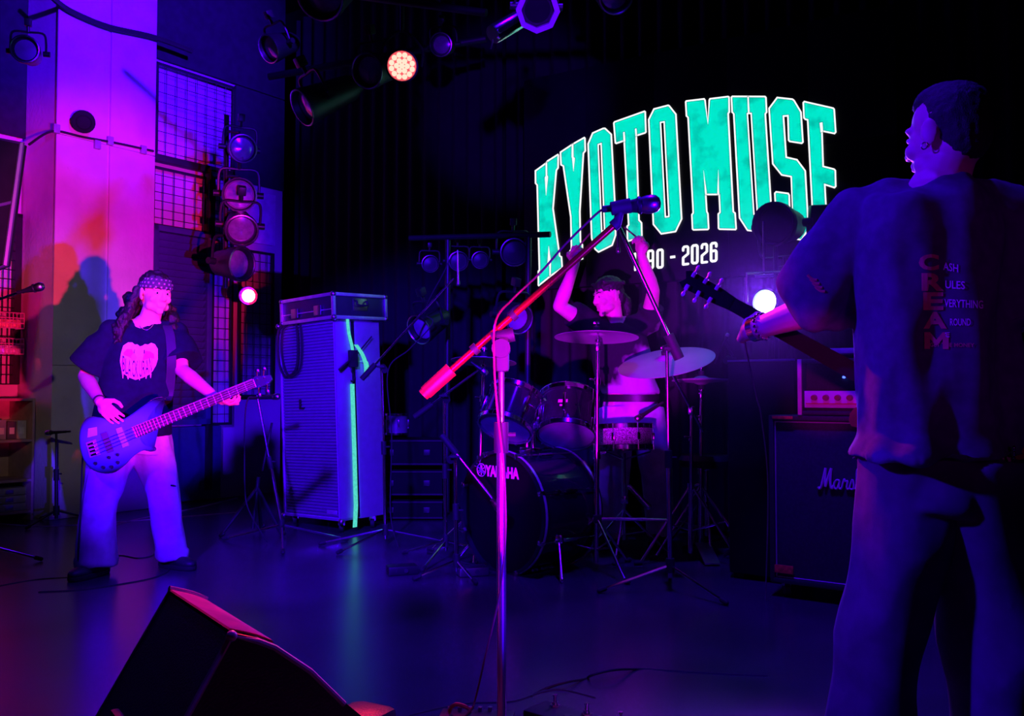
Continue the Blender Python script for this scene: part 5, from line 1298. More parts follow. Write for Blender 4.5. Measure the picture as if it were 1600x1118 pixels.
# chest print
pu, pv = bs, V((0, 0, 1)); pc = P(218, 563, Y0 - .5); pdn = V((0, 1, 0)); pdn = (P(218, 563, Y0) - P(218, 563, Y0 - .5)).normalized()
sc = 1 / 286.0
def pr_fn(x, y): return PL(170 + x / 11.18, 510 + y / 11.18, V((0, Y0 - .5, 0)), V((0, 1, 0)))
def pfill(poly, off, step=28):
    bm = bmesh.new(); vs = [bm.verts.new((x, y, 0)) for x, y in poly]; f = bm.faces.new(vs); bmesh.ops.triangulate(bm, faces=bm.faces)
    for _ in range(5):
        e = [x for x in bm.edges if x.calc_length() > step * 1.6]
        if not e: break
        bmesh.ops.subdivide_edges(bm, edges=e, cuts=1); bmesh.ops.triangulate(bm, faces=bm.faces)
    bm.verts.index_update(); vv = [v.co.copy() for v in bm.verts]; ff = [tuple(v.index for v in f.verts) for f in bm.faces]; bm.free()
    return project(vv, ff, tt_, pr_fn, pdn, off)
cream = mat('cream_print', (.85, .80, .70), .8, nscale=60, nvar=.12); pinkp = mat('pink_print', (.70, .12, .50), .8, nscale=70, nvar=.3); darkp = mat('dark_print', (.05, .02, .10), .8)
outl = [(205, 820), (165, 600), (190, 440), (230, 310), (320, 250), (400, 250), (450, 290), (500, 285), (545, 325), (600, 310), (640, 280), (700, 290), (760, 255), (830, 280), (885, 370), (885, 570), (850, 680), (790, 790), (740, 850), (600, 920), (460, 960), (330, 910)]
obj('chest_print', pfill(outl, .002), cream, tso)
obj('chest_print', pfill([(230, 450), (300, 375), (400, 380), (425, 470), (425, 580), (330, 520), (240, 490)], .0032), pinkp, tso)
obj('chest_print', pfill([(650, 410), (740, 420), (810, 470), (820, 560), (740, 540), (600, 590), (620, 490)], .0032), pinkp, tso)
obj('chest_print', pfill([(195, 620), (235, 500), (260, 640), (240, 800), (200, 740)], .0032), pinkp, tso)
pm_ = []
for q in ([(425, 460), (440, 380), (455, 385), (440, 460)], [(618, 460), (620, 390), (645, 390), (640, 465)]): obj('chest_print', pfill(q, .0034, 20), darkp, tso)
drip = MB()
fnl = []
for ch, x0, y0, h_ in (('B', 205, 800, 300), ('L', 262, 850, 300), ('A', 320, 885, 310), ('C', 395, 905, 320), ('K', 455, 915, 320), ('U', 530, 905, 310), ('R', 590, 890, 300), ('A', 655, 855, 300), ('N', 715, 820, 290)):
    vs, fs = text_mesh(ch, 1.0, .005, .2)
    mx = max(v.x for v in vs); my = max(v.y for v in vs)
    v2 = [V((x0 + v.x / mx * 58, y0 - v.y / my * h_ + (0 if ch else 0), 0)) for v in vs]
    q = project(v2, fs, tt_, pr_fn, pdn, .0038); b0 = len(drip.v); drip.v += q.v; drip.f += [tuple(b0 + i for i in f) for f in q.f]
obj('print_lettering', drip, darkp, tso, smooth=False)
for x0, x1, y0, y1 in ((205, 240, 820, 930), (300, 345, 900, 948), (525, 555, 920, 970), (650, 680, 880, 940), (735, 765, 840, 925)):
    obj('print_drip', pfill([(x0, y0), (x1, y0), ((x0 + x1) / 2 + 4, y1), ((x0 + x1) / 2 - 6, y1)], .0028, 20), cream, tso)
# necklace
npts = [PL(190 + x / 8.6, 400 + y / 8.6, V((0, Y0 - .5, 0)), V((0, 1, 0))) for x, y in smooth_pts([V((232, 850, 0)), V((262, 915, 0)), V((330, 955, 0)), V((400, 930, 0)), V((455, 860, 0))], 5) for x, y in [(x, y)]] if False else None
nl = MB(); pts = []
for p in smooth_pts([V((232, 850, 0)), V((262, 915, 0)), V((330, 955, 0)), V((400, 930, 0)), V((455, 860, 0))], 5):
    o = PL(190 + p.x / 8.6, 400 + p.y / 8.6, V((0, Y0 - .5, 0)), V((0, 1, 0))); h = tt_.ray_cast(o, pdn)
    if h[0]: pts.append(h[0] - pdn * .004)
if len(pts) > 2: nl.tube(pts, .0028, 6); obj('necklace', nl, chrome, man)
obj('wristband', MB().lathe([(.026, -.006), (.031, -.004), (.031, .004), (.026, .006)], wrR.lerp(elR, .06), elR - wrR, 18), rubber, man)
# trousers
tr = MB()
pz = pelvis + V((0, 0, .0))
tr.loft([ring(pz + V((0, 0, .02)), bf, .165, .12), ring(pz - V((0, 0, .06)), bf, .185, .135), ring(pz - V((0, 0, .14)), bf, .19, .14)], 28)
tr.loft(limb_rings([hipR + V((.02, 0, .02)), hipR.lerp(knR, .5), knR, knR.lerp(anR, .5), anR + V((0, 0, -.01))], [.125, .110, .098, .094, .098], [.12, .115, .10, .10, .11], bf), 24)
tr.loft(limb_rings([hipL + V((-.02, 0, .02)), hipL.lerp(knL, .5), knL, knL.lerp(anL, .5), anL + V((0, 0, -.015))], [.125, .105, .088, .080, .080], [.12, .11, .095, .09, .09], bf), 24)
for an, wv in ((anR, .10), (anL, .085)): tr.lathe([(wv - .012, -.03), (wv + .004, -.03), (wv + .006, .01), (wv - .01, .015)], an, (0, 0, 1), 24)
tro = obj('trousers', fuse(tr, .008, 3, (.014, (7, 7, 4))), jeans, man, angle=None)
kt = bvh(tro); hk = kt.ray_cast(P(268, 758, 4.2), (P(268, 758, 5) - P(268, 758, 4.2)).normalized())
if hk[0]: obj('knee_rip', MB().ell(hk[0], (.028, .006, .006), Matrix.Rotation(.15, 3, 'Y'), 12, 6), blackmatte, tro)
for nm, an, dr in (('shoe', anR, V((-.25, -.97, 0))), ('shoe', anL, V((.85, -.52, 0)))):
    dr.normalize(); Rz = Matrix((V((dr.y, -dr.x, 0)), dr, V((0, 0, 1)))).transposed(); a = V((an.x, an.y, 0))
    s_ = MB(); s_.ell(a + dr * .02 + V((0, 0, .045)), (.044, .085, .045), Rz); s_.ell(a + dr * .115 + V((0, 0, .036)), (.046, .085, .034), Rz); s_.ell(a - dr * .05 + V((0, 0, .05)), (.038, .045, .05), Rz); s_.cap(a + V((0, 0, .05)), V((an.x, an.y, .12)), .04, .042)
    o = obj(nm, fuse(s_, .005, 3), shoe, man, angle=None)
    obj('sole', MB().loft([(a + dr * .05 + V((0, 0, z)), Rz @ V((.049 * k, 0, 0)), Rz @ V((0, .148 * k, 0))) for z, k in ((.003, .97), (.008, 1), (.024, 1), (.026, .95))], 28), rubber, o)

# ================= bass guitar (its own thing, in a plane in front of the bassist)
B0 = P(185, 690, 4.60); B1 = P(425, 592, 4.655)
bU = (B1 - B0).normalized(); bN_ = bU.cross(V((0, .12, 1)).normalized()).normalized(); bN_ = bN_ if bN_.y < 0 else -bN_
bV = bN_.cross(bU); bV = bV if bV.z > 0 else -bV
RB2 = Matrix((bU, bV, -bN_)).transposed()
bz_ = lambda x, y, o=0.0: PL(100 + x / 3.106, 400 + y / 3.106, B0 + bN_ * o, bN_)
bass = thing('bass_guitar', 'sunburst electric bass guitar held by the bassist', 'guitar', B0 - V((0, 0, .12)))
outb = [(497, 683), (470, 681), (430, 693), (380, 728), (320, 772), (285, 790), (250, 800), (180, 782), (125, 778), (95, 800), (78, 840), (74, 890), (82, 950), (105, 1005), (145, 1040), (200, 1056), (250, 1047), (300, 1010), (340, 968), (385, 943), (420, 948), (444, 944), (447, 930), (430, 918), (400, 908), (378, 885), (382, 862), (405, 835), (412, 800), (440, 755), (478, 712), (495, 697)]
sm = smooth_pts([V((x, y, 0)) for x, y in outb] + [V((497, 683, 0))], 3)[:-1]
ctr = V((250, 890, 0))
bb_ = MB(); N = len(sm); ringsz = [(.0, .90), (.004, .965), (.010, .99), (.018, 1.0), (.032, .99), (.040, .95), (.043, .90)]
vs = []
nrm2 = []
for i in range(N):
    t = (sm[(i + 1) % N] - sm[i - 1]).normalized(); nrm2.append(V((t.y, -t.x, 0)))
A = sum(sm[i].x * sm[(i + 1) % N].y - sm[(i + 1) % N].x * sm[i].y for i in range(N)); sg = 1 if A > 0 else -1
for d_, k in ringsz:
    ins = (1 - k) * 110
    for i in range(N):
        q = sm[i] - nrm2[i] * sg * ins; vs.append(bz_(q.x, q.y, -d_))
fs = [(k * N + i, k * N + (i + 1) % N, (k + 1) * N + (i + 1) % N, (k + 1) * N + i) for k in range(len(ringsz) - 1) for i in range(N)]
fs += [tuple(range(N)), tuple(range((len(ringsz) - 1) * N, len(ringsz) * N))[::-1]]
bb_.add(vs, fs)
# sunburst: dark rim, pale wood-green centre, by distance from the body's middle
sb_m = bpy.data.materials.new('sunburst_lacquer'); sb_m.use_nodes = True; nt = sb_m.node_tree; bs_ = nt.nodes['Principled BSDF']
tc = nt.nodes.new('ShaderNodeTexCoord'); mp = nt.nodes.new('ShaderNodeMapping'); gr = nt.nodes.new('ShaderNodeTexGradient'); gr.gradient_type = 'SPHERICAL'
mid = bz_(262, 870) - (B0 - V((0, 0, .12)))
mp.vector_type = 'TEXTURE'; mp.inputs['Location'].default_value = mid; mp.inputs['Rotation'].default_value = (0, -atan((B1 - B0).z / (B1 - B0).x), 0); mp.inputs['Scale'].default_value = (.34, .30, .19)
nt.links.new(tc.outputs['Object'], mp.inputs['Vector']); nt.links.new(mp.outputs['Vector'], gr.inputs['Vector'])
nz = nt.nodes.new('ShaderNodeTexNoise'); nz.inputs['Scale'].default_value = 25
cr = nt.nodes.new('ShaderNodeValToRGB'); cr.color_ramp.elements[0].color = (.015, .012, .03, 1); cr.color_ramp.elements[0].position = .12; cr.color_ramp.elements[1].color = (.10, .45, .60, 1); cr.color_ramp.elements[1].position = .55
nt.links.new(gr.outputs['Fac'], cr.inputs['Fac']); nt.links.new(cr.outputs['Color'], bs_.inputs['Base Color'])
bs_.inputs['Roughness'].default_value = .25; bs_.inputs['Coat Weight'].default_value = .6
obj('guitar_body', bb_, sb_m, bass, angle=30)
def gbox(mb, c, sx, sy, sz, o, b=.0015):
    p = bz_(*c, o); return mb.box(p, (sx, sy, sz), RB2, b)
fing = mat('rosewood_board', (.13, .06, .07), .45, nscale=60, nvar=.2); maple = mat('neck_wood', (.45, .28, .18), .4)
n0, n1 = V((345, 856, 0)), V((925, 616, 0))
def quad(p, q, w0, w1): 
    d = (q - p).normalized(); s_ = V((-d.y, d.x, 0)); return [p + s_ * w0, q + s_ * w1, q - s_ * w1, p - s_ * w0]
def slab(mb, poly, o0, o1):
    return mb.prism([bz_(p.x, p.y, o0) for p in poly], bN_, o1 - o0)
obj('neck', slab(MB(), quad(n0, n1, 27, 20), -.016, .004), maple, bass)
fb_ = obj('fingerboard', slab(MB(), quad(n0, n1, 27, 20), .0042, .010), fing, bass)
fret = MB(); L_ = (n1 - n0)
S34 = L_.length / (1 - 2 ** (-24 / 12)); d0 = L_.normalized(); sN = V((-d0.y, d0.x, 0))
pb_m = mat('fret_wire', (.85, .8, .75), .25, .8)
for i in range(0, 25):
    dist = S34 * (2 ** (-i / 12)); p = n1 - d0 * (S34 - dist); k = (p - n0).length / L_.length; w_ = 27 + (20 - 27) * k
    obj('fret' if i else 'nut', MB().cyl(bz_(*(p + sN * w_).xy, .0105), bz_(*(p - sN * w_).xy, .0105), .0016 if i else .003, n=6), pb_m, fb_)
for i in (3, 5, 7, 9, 12, 15, 17, 19, 21):
    dist = S34 * (2 ** (-i / 12) + 2 ** (-(i - 1) / 12)) / 2; p = n1 - d0 * (S34 - dist); o = (0,) if i != 12 else (-8, 8)
    for t in o:
        q = bz_(*(p + sN * t).xy, .010); obj('inlay_dot', MB().cyl(q, q + bN_ * .0008, .0035, n=10), pb_m, fb_)
hs = [n1 + sN * 20, n1 - sN * 20, V((935, 583, 0)), V((975, 583, 0)), V((1005, 578, 0)), V((1014, 600, 0)), V((1000, 618, 0)), V((950, 640, 0))]
cx = sum((p for p in hs), V((0, 0, 0))) / len(hs); hs.sort(key=lambda p: math.atan2(p.y - cx.y, p.x - cx.x))
obj('headstock', slab(MB(), hs, -.018, .0), sb_m, bass, smooth=False)
for i, (x, y, s_) in enumerate(((935, 590, -1), (968, 580, -1), (945, 640, 1), (985, 622, 1))):
    c_ = bz_(x, y, -.008); e = bz_(x + (2 if s_ < 0 else 2), y + 34 * s_, -.008)
    pg = obj('tuning_peg', MB().cyl(c_, e, .0045, n=8).box(e, (.020, .022, .008), RB2, .003), chrome, bass)
    q = bz_(x + 2, y + (6 if s_ < 0 else -6), .0); obj('string_post', MB().cyl(q - bN_ * .0, q + bN_ * .014, .005, n=10), chrome, pg)
bridge = [bz_(*p, .002) for p in ((108, 905), (155, 888), (178, 962), (128, 978))]
obj('bridge_plate', MB().prism(bridge, bN_, .006), mat('bridge_metal', (.8, .8, .75), .35, .7), bass, smooth=False)
for i in range(4):
    a = V((125 + i * 5.2, 912 + i * 17, 0)); obj('saddle', MB().cyl(bz_(a.x - 8, a.y + 3, .012), bz_(a.x + 18, a.y - 6, .012), .006, n=8), chrome, bass)
for c4, m_ in (([(254, 838), (282, 828), (318, 918), (288, 930)], mat('pale_pickup', (.3, .9, .9), .3)), ([(180, 862), (210, 852), (244, 945), (214, 956)], mat('dark_pickup', (.08, .06, .12), .35))):
    obj('pickup', MB().prism([bz_(*p, .001) for p in c4], bN_, .010), m_, bass, smooth=False)
obj('name_sticker', MB().prism([bz_(*p, .0005) for p in ((118, 836), (160, 828), (162, 868), (114, 880))], bN_, .002), mat('mint_sticker', (.35, .95, .8), .4), bass, smooth=False, label='pale mint square sticker')
for x, y in ((262, 963), (263, 1000), (233, 1022), (193, 1024), (220, 977), (155, 1005)):
    q = bz_(x, y, .0); obj('control_knob', MB().cyl(q, q + bN_ * .014, .0085, .0075, 14), black, bass)
for i in range(4):
    f_ = (i - 1.5) / 1.5
    p0_ = V((132 + i * 5.5, 916 + i * 17, 0)); p1_ = n1 + sN * (-14 * f_) * 1.0
    # match sides: lowest string uppermost in the picture
    p1_ = n1 + (sN * 14 * f_ if sN.y > 0 else -sN * 14 * f_)
    obj('string', MB().cyl(bz_(p0_.x, p0_.y, .016), bz_(p1_.x, p1_.y, .013), .0013, n=5), steel, bass)
# strap over the left shoulder
stp = []
for x, y in ((262, 508), (266, 525), (268, 560), (266, 600), (262, 622)):
    o = P(x, y, Y0 - .6); h = tt_.ray_cast(o, (P(x, y, Y0) - o).normalized()); stp.append((h[0] if h[0] else P(x, y, Y0 - .1)) - pdn * .012)
mb = MB(); vs = []
stp = smooth_pts([V((stp[0].x + .0, stp[0].y + .16, stp[0].z - .0))] + stp + [bz_(495, 700, -.01)], 4)
for p in stp: 
    for a_, b_ in ((-1, 0), (1, 0), (1, 1), (-1, 1)): vs.append(p + bs * (.024 * a_) - bf * (-.005 * b_))
mb.add(vs, [(k * 4 + i, k * 4 + (i + 1) % 4, k * 4 + 4 + (i + 1) % 4, k * 4 + 4 + i) for k in range(len(stp) - 1) for i in range(4)])
obj('shoulder_strap', mb, mat('strap_webbing', (.02, .02, .05), .7), bass)
cable('guitar_cable', 'thin cable from the bass guitar down behind the bassist leg to the floor', [bz_(95, 930, -.02), P(128, 735, 4.72), P(126, 800, 4.80), P(122, 870, 4.8), V((P(120, 880, 4.8).x, 4.85, .01)), G(60, 905), G(0, 915)], .0045)

# ================= drummer
Yd = 5.75
df = V((-.45, -.89, 0)).normalized()
dn = P(960, 506, Yd); dch = P(968, 550, Yd + .02); dpl = P(985, 632, Yd + .06)
dh = P(950, 463, Yd - .04); dR = basis(V((-.86, -.46, -.16)), V((-.08, 0, 1)))
dr_ = thing('person', 'drummer with raised arms and dark tied hair behind the drum kit', 'person', V((dpl.x, dpl.y, 0)))
body = MB(); head(body, dh, dR, 1.04, True, .008)
body.cap(dn - V((0, 0, .03)), dh + V((.03, .02, -.05)), .062, .056, 16); body.cap(dn - V((0, 0, .03)), dch, .08, .12)
s1 = P(912, 502, Yd - .02); e1 = P(874, 478, Yd - .12); w1 = P(899, 412, Yd - .16)
s2 = P(1013, 502, Yd + .02); e2 = P(1021, 455, Yd - .10); w2 = P(1002, 398, Yd - .18)
body.cap(dn, s1, .045, .05); body.cap(dn, s2, .045, .05)
arm(body, s1, e1, w1, 1.12); arm(body, s2, e2, w2, 1.12)
hand(body, w1, V((.06, -.1, 1)), V((-.3, -.9, 0)), -1, (1.0, 1.1, 1.1, 1.1), 1.0, .02, .6)
hand(body, w2, V((-.08, -.1, 1)), V((.3, .4, .1)), -1, (1.0, 1.1, 1.1, 1.1), 1.0, .02, .6)
body.loft([ring(dch, df, .16, .11), ring(dpl, df, .155, .11), ring(dpl - V((0, 0, .1)), df, .16, .12)])
dhipR = dpl + V((-.09, -.02, -.03)); dhipL = dpl + V((.10, .0, -.03))
dknR = V((dhipR.x - .03, dhipR.y - .10, .48)); dknL = V((dhipL.x + .06, dhipL.y - .06, .48))
danR = V((dknR.x - .02, dknR.y + .1, .08)); danL = V((dknL.x + .03, dknL.y + .08, .08))
body.chain([dhipR, dknR, danR], [.08, .055, .04]); body.chain([dhipL, dknL, danL], [.08, .055, .04])
sk = obj('body', fuse(body, .005, 2), skin, dr_, angle=None)
eyes(sk, dh, dR, 1.04)
hq = lambda x, y, z: dh + dR @ V((x, y, z))
hm = MB(); hm.ell(hq(0, -.018, .056), (.084, .100, .076), dR, 20, 14); hm.ell(hq(0, -.062, .0), (.074, .055, .085), dR)
for i in range(14):
    a = -.07 + .01 * i; hm.cap(hq(a, .062, .078 + .012 * cos(i)), hq(a * 1.1, -.08, .07), .012, .016, 7)
hm.chain([hq(0, -.11, -.01), hq(.0, -.135, -.05), hq(0, -.13, -.11), hq(0, -.12, -.15)], [.03, .034, .028, .012])
obj('hair', fuse(hm, .006, 1, (.004, (60, 60, 60))), hairm, dr_, angle=None)
dts = MB()
dts.loft([ring(dn + V((0, 0, .0)), df, .085, .07), ring(dn - V((0, 0, .03)), df, .15, .09), ring(dn.lerp(dch, .5), df, .20, .12), ring(dch, df, .205, .13), ring(dch.lerp(dpl, .5), df, .195, .135), ring(dpl + V((0, 0, .085)), df, .19, .14), ring(dpl + V((0, 0, .07)), df, .185, .135)], 32)
for sh, el, o in ((s1, e1, -1), (s2, e2, 1)):
    inner = dn.lerp(sh, .4) - V((0, 0, .06)); dts.loft(limb_rings([inner, sh, sh.lerp(el, .5)], [.085, .09, .088], [.08, .085, .085], df), 20)
for sh in (s1, s2): dts.cap(dn.lerp(sh, .42) - V((0, 0, .012)), sh, .064, .072)
# procedural two-tone shirt: dark top, pale lower part
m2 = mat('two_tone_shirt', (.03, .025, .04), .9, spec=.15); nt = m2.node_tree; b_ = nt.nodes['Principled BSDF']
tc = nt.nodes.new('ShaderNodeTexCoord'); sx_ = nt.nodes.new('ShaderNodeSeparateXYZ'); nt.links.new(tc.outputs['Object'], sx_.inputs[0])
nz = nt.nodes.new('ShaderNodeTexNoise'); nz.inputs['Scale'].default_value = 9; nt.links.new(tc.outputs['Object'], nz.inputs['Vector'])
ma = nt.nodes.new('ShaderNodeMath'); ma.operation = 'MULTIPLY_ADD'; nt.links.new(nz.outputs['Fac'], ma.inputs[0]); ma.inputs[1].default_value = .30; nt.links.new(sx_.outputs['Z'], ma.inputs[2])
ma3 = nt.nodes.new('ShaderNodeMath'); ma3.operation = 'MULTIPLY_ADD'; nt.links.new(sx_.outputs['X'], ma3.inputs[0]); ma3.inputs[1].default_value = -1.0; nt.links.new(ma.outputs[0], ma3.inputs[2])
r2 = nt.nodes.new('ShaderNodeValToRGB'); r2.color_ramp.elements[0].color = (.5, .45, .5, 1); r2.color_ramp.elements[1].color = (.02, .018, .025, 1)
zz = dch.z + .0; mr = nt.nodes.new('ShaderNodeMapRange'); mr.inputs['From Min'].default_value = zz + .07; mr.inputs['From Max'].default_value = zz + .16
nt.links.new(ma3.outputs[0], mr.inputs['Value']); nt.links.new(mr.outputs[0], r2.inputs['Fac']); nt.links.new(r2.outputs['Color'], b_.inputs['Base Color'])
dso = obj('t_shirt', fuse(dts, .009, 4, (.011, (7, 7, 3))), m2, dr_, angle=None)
dtr = MB(); dtr.loft([ring(dpl + V((0, 0, .08)), df, .165, .12), ring(dpl - V((0, 0, .04)), df, .19, .14), ring(dpl - V((0, 0, .12)), df, .19, .14)], 28)
for h_, k_, a_ in ((dhipR, dknR, danR), (dhipL, dknL, danL)): dtr.loft(limb_rings([h_, h_.lerp(k_, .5), k_, a_], [.12, .11, .095, .085], [.12, .11, .10, .09], df), 22)
obj('trousers', fuse(dtr, .010, 3, (.010, (6, 6, 4))), jeans, dr_, angle=None)
obj('belt', MB().loft([ring(dpl + V((0, 0, z)), df, .186, .139) for z in (.02, .066)], 28), black, dr_)
for an in (danR, danL):
    a = V((an.x, an.y, 0)); dr2 = df; Rz = Matrix((V((dr2.y, -dr2.x, 0)), dr2, V((0, 0, 1)))).transposed()
    obj('shoe', MB().ell(a + dr2 * .06 + V((0, 0, .045)), (.048, .14, .045), Rz).cap(a + V((0, 0, .05)), a + V((0, 0, .12)), .042), shoe, dr_)
for hx_, dd_, lb in ((w1 + V((.005, -.02, .09)), V((.5, -.2, .55)), 'drumstick in the raised hand behind the red boom'), (w2 + V((-.01, -.02, .09)), V((-.45, .1, .4)), 'drumstick in the raised hand under the vocal microphone')):
    dd_.normalize(); t = thing('drumstick', lb, 'drumstick', hx_)
    obj('shaft', MB().cyl(hx_ - dd_ * .06, hx_ + dd_ * .12, .0068, .0055, 10), maple, t); obj('tip', MB().ell(hx_ + dd_ * .125, (.006, .006, .006)), maple, t)

# ================= guitarist, seen from behind on the right
Yg = 2.30
gf = V((-.30, .95, 0)).normalized()        # facing away
gs = V((gf.y, -gf.x, 0))                   # to the image right
gn_ = P(1468, 285, Yg); gc = P(1455, 430, Yg + .02); gp = P(1468, 690, Yg + .03)
gh = P(1478, 212, Yg - .01); gR = basis(V((-.50, .86, -.05)), V((0, 0, 1)))
gt = thing('person', 'guitarist with short dark hair seen from behind in a loose dark printed shirt', 'person', V((gp.x, gp.y, 0)))
body = MB(); head(body, gh, gR, 1.06)
body.cap(gn_ - V((0, 0, .01)), gh + V((.01, -.01, -.05)), .068, .060, 18); body.cap(gn_ - V((0, 0, .04)), gc, .09, .14)
s1 = P(1352, 352, Yg + .06); e1 = P(1283, 478, Yg + .14); w1 = P(1171, 517, Yg + .32)
s2 = P(1562, 350, Yg + .02); e2 = P(1580, 500, Yg + .05); w2 = P(1480, 610, Yg + .24)
body.cap(gn_ - V((0, 0, .02)), s1, .045, .05); body.cap(gn_ - V((0, 0, .02)), s2, .045, .05)
arm(body, s1, e1, w1, 1.12); arm(body, s2, e2, w2, 1.12)
hand(body, w1, P(1174, 482, Yg + .47) - w1, V((-.75, -.6, .15)), -1, (.5, .6, .7, .75), 1.0, .05, .3)
hand(body, w2, P(1430, 615, Yg + .30) - w2, V((0, .9, .3)), 1, (.4, .45, .5, .5), 1.0, .05, .3)
body.loft([ring(gc, gf, .17, .11), ring(gp, gf, .17, .12), ring(gp - V((0, 0, .1)), gf, .17, .12)])
h1 = P(1412, 735, Yg + .02); k1 = V((h1.x - .05, Yg + .02, .48)); a1 = V((P(1368, 1118, Yg).x, Yg + .05, .09))
h2 = P(1525, 735, Yg + .0); k2 = V((h2.x + .015, Yg - .02, .48)); a2 = V((P(1545, 1118, Yg).x + .02, Yg, .09))
body.chain([h1, k1, a1], [.09, .06, .045]); body.chain([h2, k2, a2], [.09, .06, .045])
sk = obj('body', fuse(body, .005, 2), skin, gt, angle=None)
eyes(sk, gh, gR, 1.06)
hq = lambda x, y, z: gh + gR @ (V((x, y, z)) * 1.06)
hm = MB(); hm.ell(hq(0, -.026, .050), (.079, .090, .078), gR, 20, 14); hm.ell(hq(0, -.050, .0), (.074, .062, .085), gR)
hm.ell(hq(0, -.0, .085), (.066, .080, .047), gR); hm.ell(hq(0, -.035, .03), (.085, .078, .07), gR)
obj('hair', fuse(hm, .005, 2, (.0025, (70, 70, 70))), mat('cropped_hair', (.018, .014, .016), .7, nscale=80, bump=.5, bscale=300), gt, angle=None)
ep = hq(-.083, .002, -.036)
obj('earring', MB().tube([ep + gR @ V((0, .009 * cos(a * pi / 5), .009 * sin(a * pi / 5))) for a in range(10)], .0018, 5, True), chrome, gt)
gsm = MB()
gsm.loft([ring(gn_ + V((0, 0, .012)), gf, .080, .072), ring(gn_ - V((0, 0, .02)), gf, .135, .085), ring(gn_.lerp(gc, .28), gf, .20, .12), ring(gn_.lerp(gc, .6), gf, .205, .14), ring(gc + V((0, 0, -.04)), gf, .20, .15), ring(gc.lerp(gp, .5), gf, .205, .155), ring(gp + V((0, 0, .02)), gf, .215, .16), ring(P(1462, 712, Yg), gf, .225, .165)], 36)
inn = gn_.lerp(s1, .45) - V((0, 0, .06))
gsm.loft(limb_rings([inn, s1 + V((0, 0, -.01)), s1.lerp(e1, .45), e1 + V((.0, 0, .01)), e1.lerp(w1, .08)], [.10, .105, .112, .112, .100], [.09, .095, .10, .10, .08], gf), 24)
inn = gn_.lerp(s2, .45) - V((0, 0, .06))
gsm.loft(limb_rings([inn, s2 + V((0, 0, -.01)), s2.lerp(e2, .5), e2], [.10, .10, .11, .115], [.09, .09, .10, .10], gf), 24)
for sh in (s1, s2): gsm.cap(gn_.lerp(sh, .30) - V((0, 0, .0)), sh, .068, .085)
gso = obj('shirt', fuse(gsm, .009, 4, (.038, (7, 7, 2.2))), navy, gt, angle=None)
gtree = bvh(gso)
gdir = (P(1480, 480, Yg) - P(1480, 480, Yg - .8)).normalized()
def gtext(body_, x, y, wpx, hpx, m_, bold=.02, slant=0.0, ybend=0.0):
    vs, fs = text_mesh(body_, 1.0, bold, .05)
    x0 = min(v.x for v in vs); mx = max(v.x for v in vs) - x0; y0 = min(v.y for v in vs); my = max(v.y for v in vs) - y0
    def fn(a, b):
        u = (a - x0) / mx; v_ = (b - y0) / my
        return PL(x + u * wpx + v_ * slant, y + hpx * (1 - v_) + u * ybend, V((0, Yg - .8, 0)), V((0, 1, 0)))
    return project(vs, fs, gtree, fn, gdir, .0022)
fade = mat('faded_red_print', (.75, .06, .18), .85, nscale=40, nvar=.15); pale = mat('pale_pink_print', (1, .75, 1), .85, nscale=60, nvar=.1)
for ch, x, y, w_, h_ in (('C', 1416, 361, 44, 36), ('R', 1422, 403, 50, 40), ('E', 1425, 446, 46, 40), ('A', 1425, 490, 54, 38), ('M', 1427, 536, 56, 38)):
    if ch == 'M':
        mp_ = [(0, 0), (0, 1), (.24, 1), (.5, .55), (.76, 1), (1, 1), (1, 0), (.76, 0), (.76, .60), (.5, .18), (.24, .60), (.24, 0)]
        bm = bmesh.new(); bm.faces.new([bm.verts.new((a * w_, b * h_, 0)) for a, b in mp_]); bmesh.ops.triangulate(bm, faces=bm.faces)
        for _ in range(4):
            bmesh.ops.subdivide_edges(bm, edges=[q for q in bm.edges if q.calc_length() > 4], cuts=1); bmesh.ops.triangulate(bm, faces=bm.faces)
        bm.verts.index_update(); vv = [q.co.copy() for q in bm.verts]; ff = [tuple(q.index for q in f.verts) for f in bm.faces]; bm.free()
        obj('print_initial', project(vv, ff, gtree, lambda a, b: PL(x + a, y + h_ - b, V((0, Yg - .8, 0)), V((0, 1, 0))), gdir, .0022), fade, gso, smooth=False)
        continue
    obj('print_initial', gtext(ch, x, y, w_, h_, fade, .015 if ch == 'M' else .04), fade, gso, smooth=False)
for tx, x, y, w_, h_, yb in (('ASH', 1470, 378, 34, 18, 6), ('ULES', 1475, 419, 44, 18, 3), ('VERYTHING', 1473, 461, 86, 18, 4), ('ROUND', 1486, 505, 46, 16, 0), ('E', 1475, 536, 10, 11, 0), ('GET THE MONEY', 1440, 560, 100, 9, 0)):
    obj('print_word', gtext(tx, x, y, w_, h_, pale, .012, 0, yb), pale if 'GET' not in tx else fade, gso, smooth=False)
# sleeve print
spm = MB()
for i in range(4):
    pts = []
    for k in range(6):
        q_ = (1262 + i * 4 + k * 3.0, 432 + i * 6 + k * 1.5 - (k - 2.5) ** 2 * .4)
        o = P(q_[0], q_[1], Yg - .8); h = gtree.ray_cast(o, (P(q_[0], q_[1], Yg) - o).normalized())
        if h[0]: pts.append(h[0] + h[1] * .001)
    if len(pts) > 2: spm.tube(pts, .0035, 5)
if spm.v: obj('sleeve_print', spm, mat('red_sleeve_print', (.6, .08, .12), .8), gso)
gtr = MB()
gtr.loft([ring(gp + V((0, 0, .02)), gf, .18, .13), ring(gp - V((0, 0, .08)), gf, .20, .15), ring(gp - V((0, 0, .16)), gf, .21, .155)], 30)
gtr.loft(limb_rings([h1 + V((.02, 0, .02)), h1.lerp(k1, .5), k1, k1.lerp(a1, .6), a1], [.15, .115, .088, .084, .095], [.14, .13, .12, .12, .13], gf), 26)
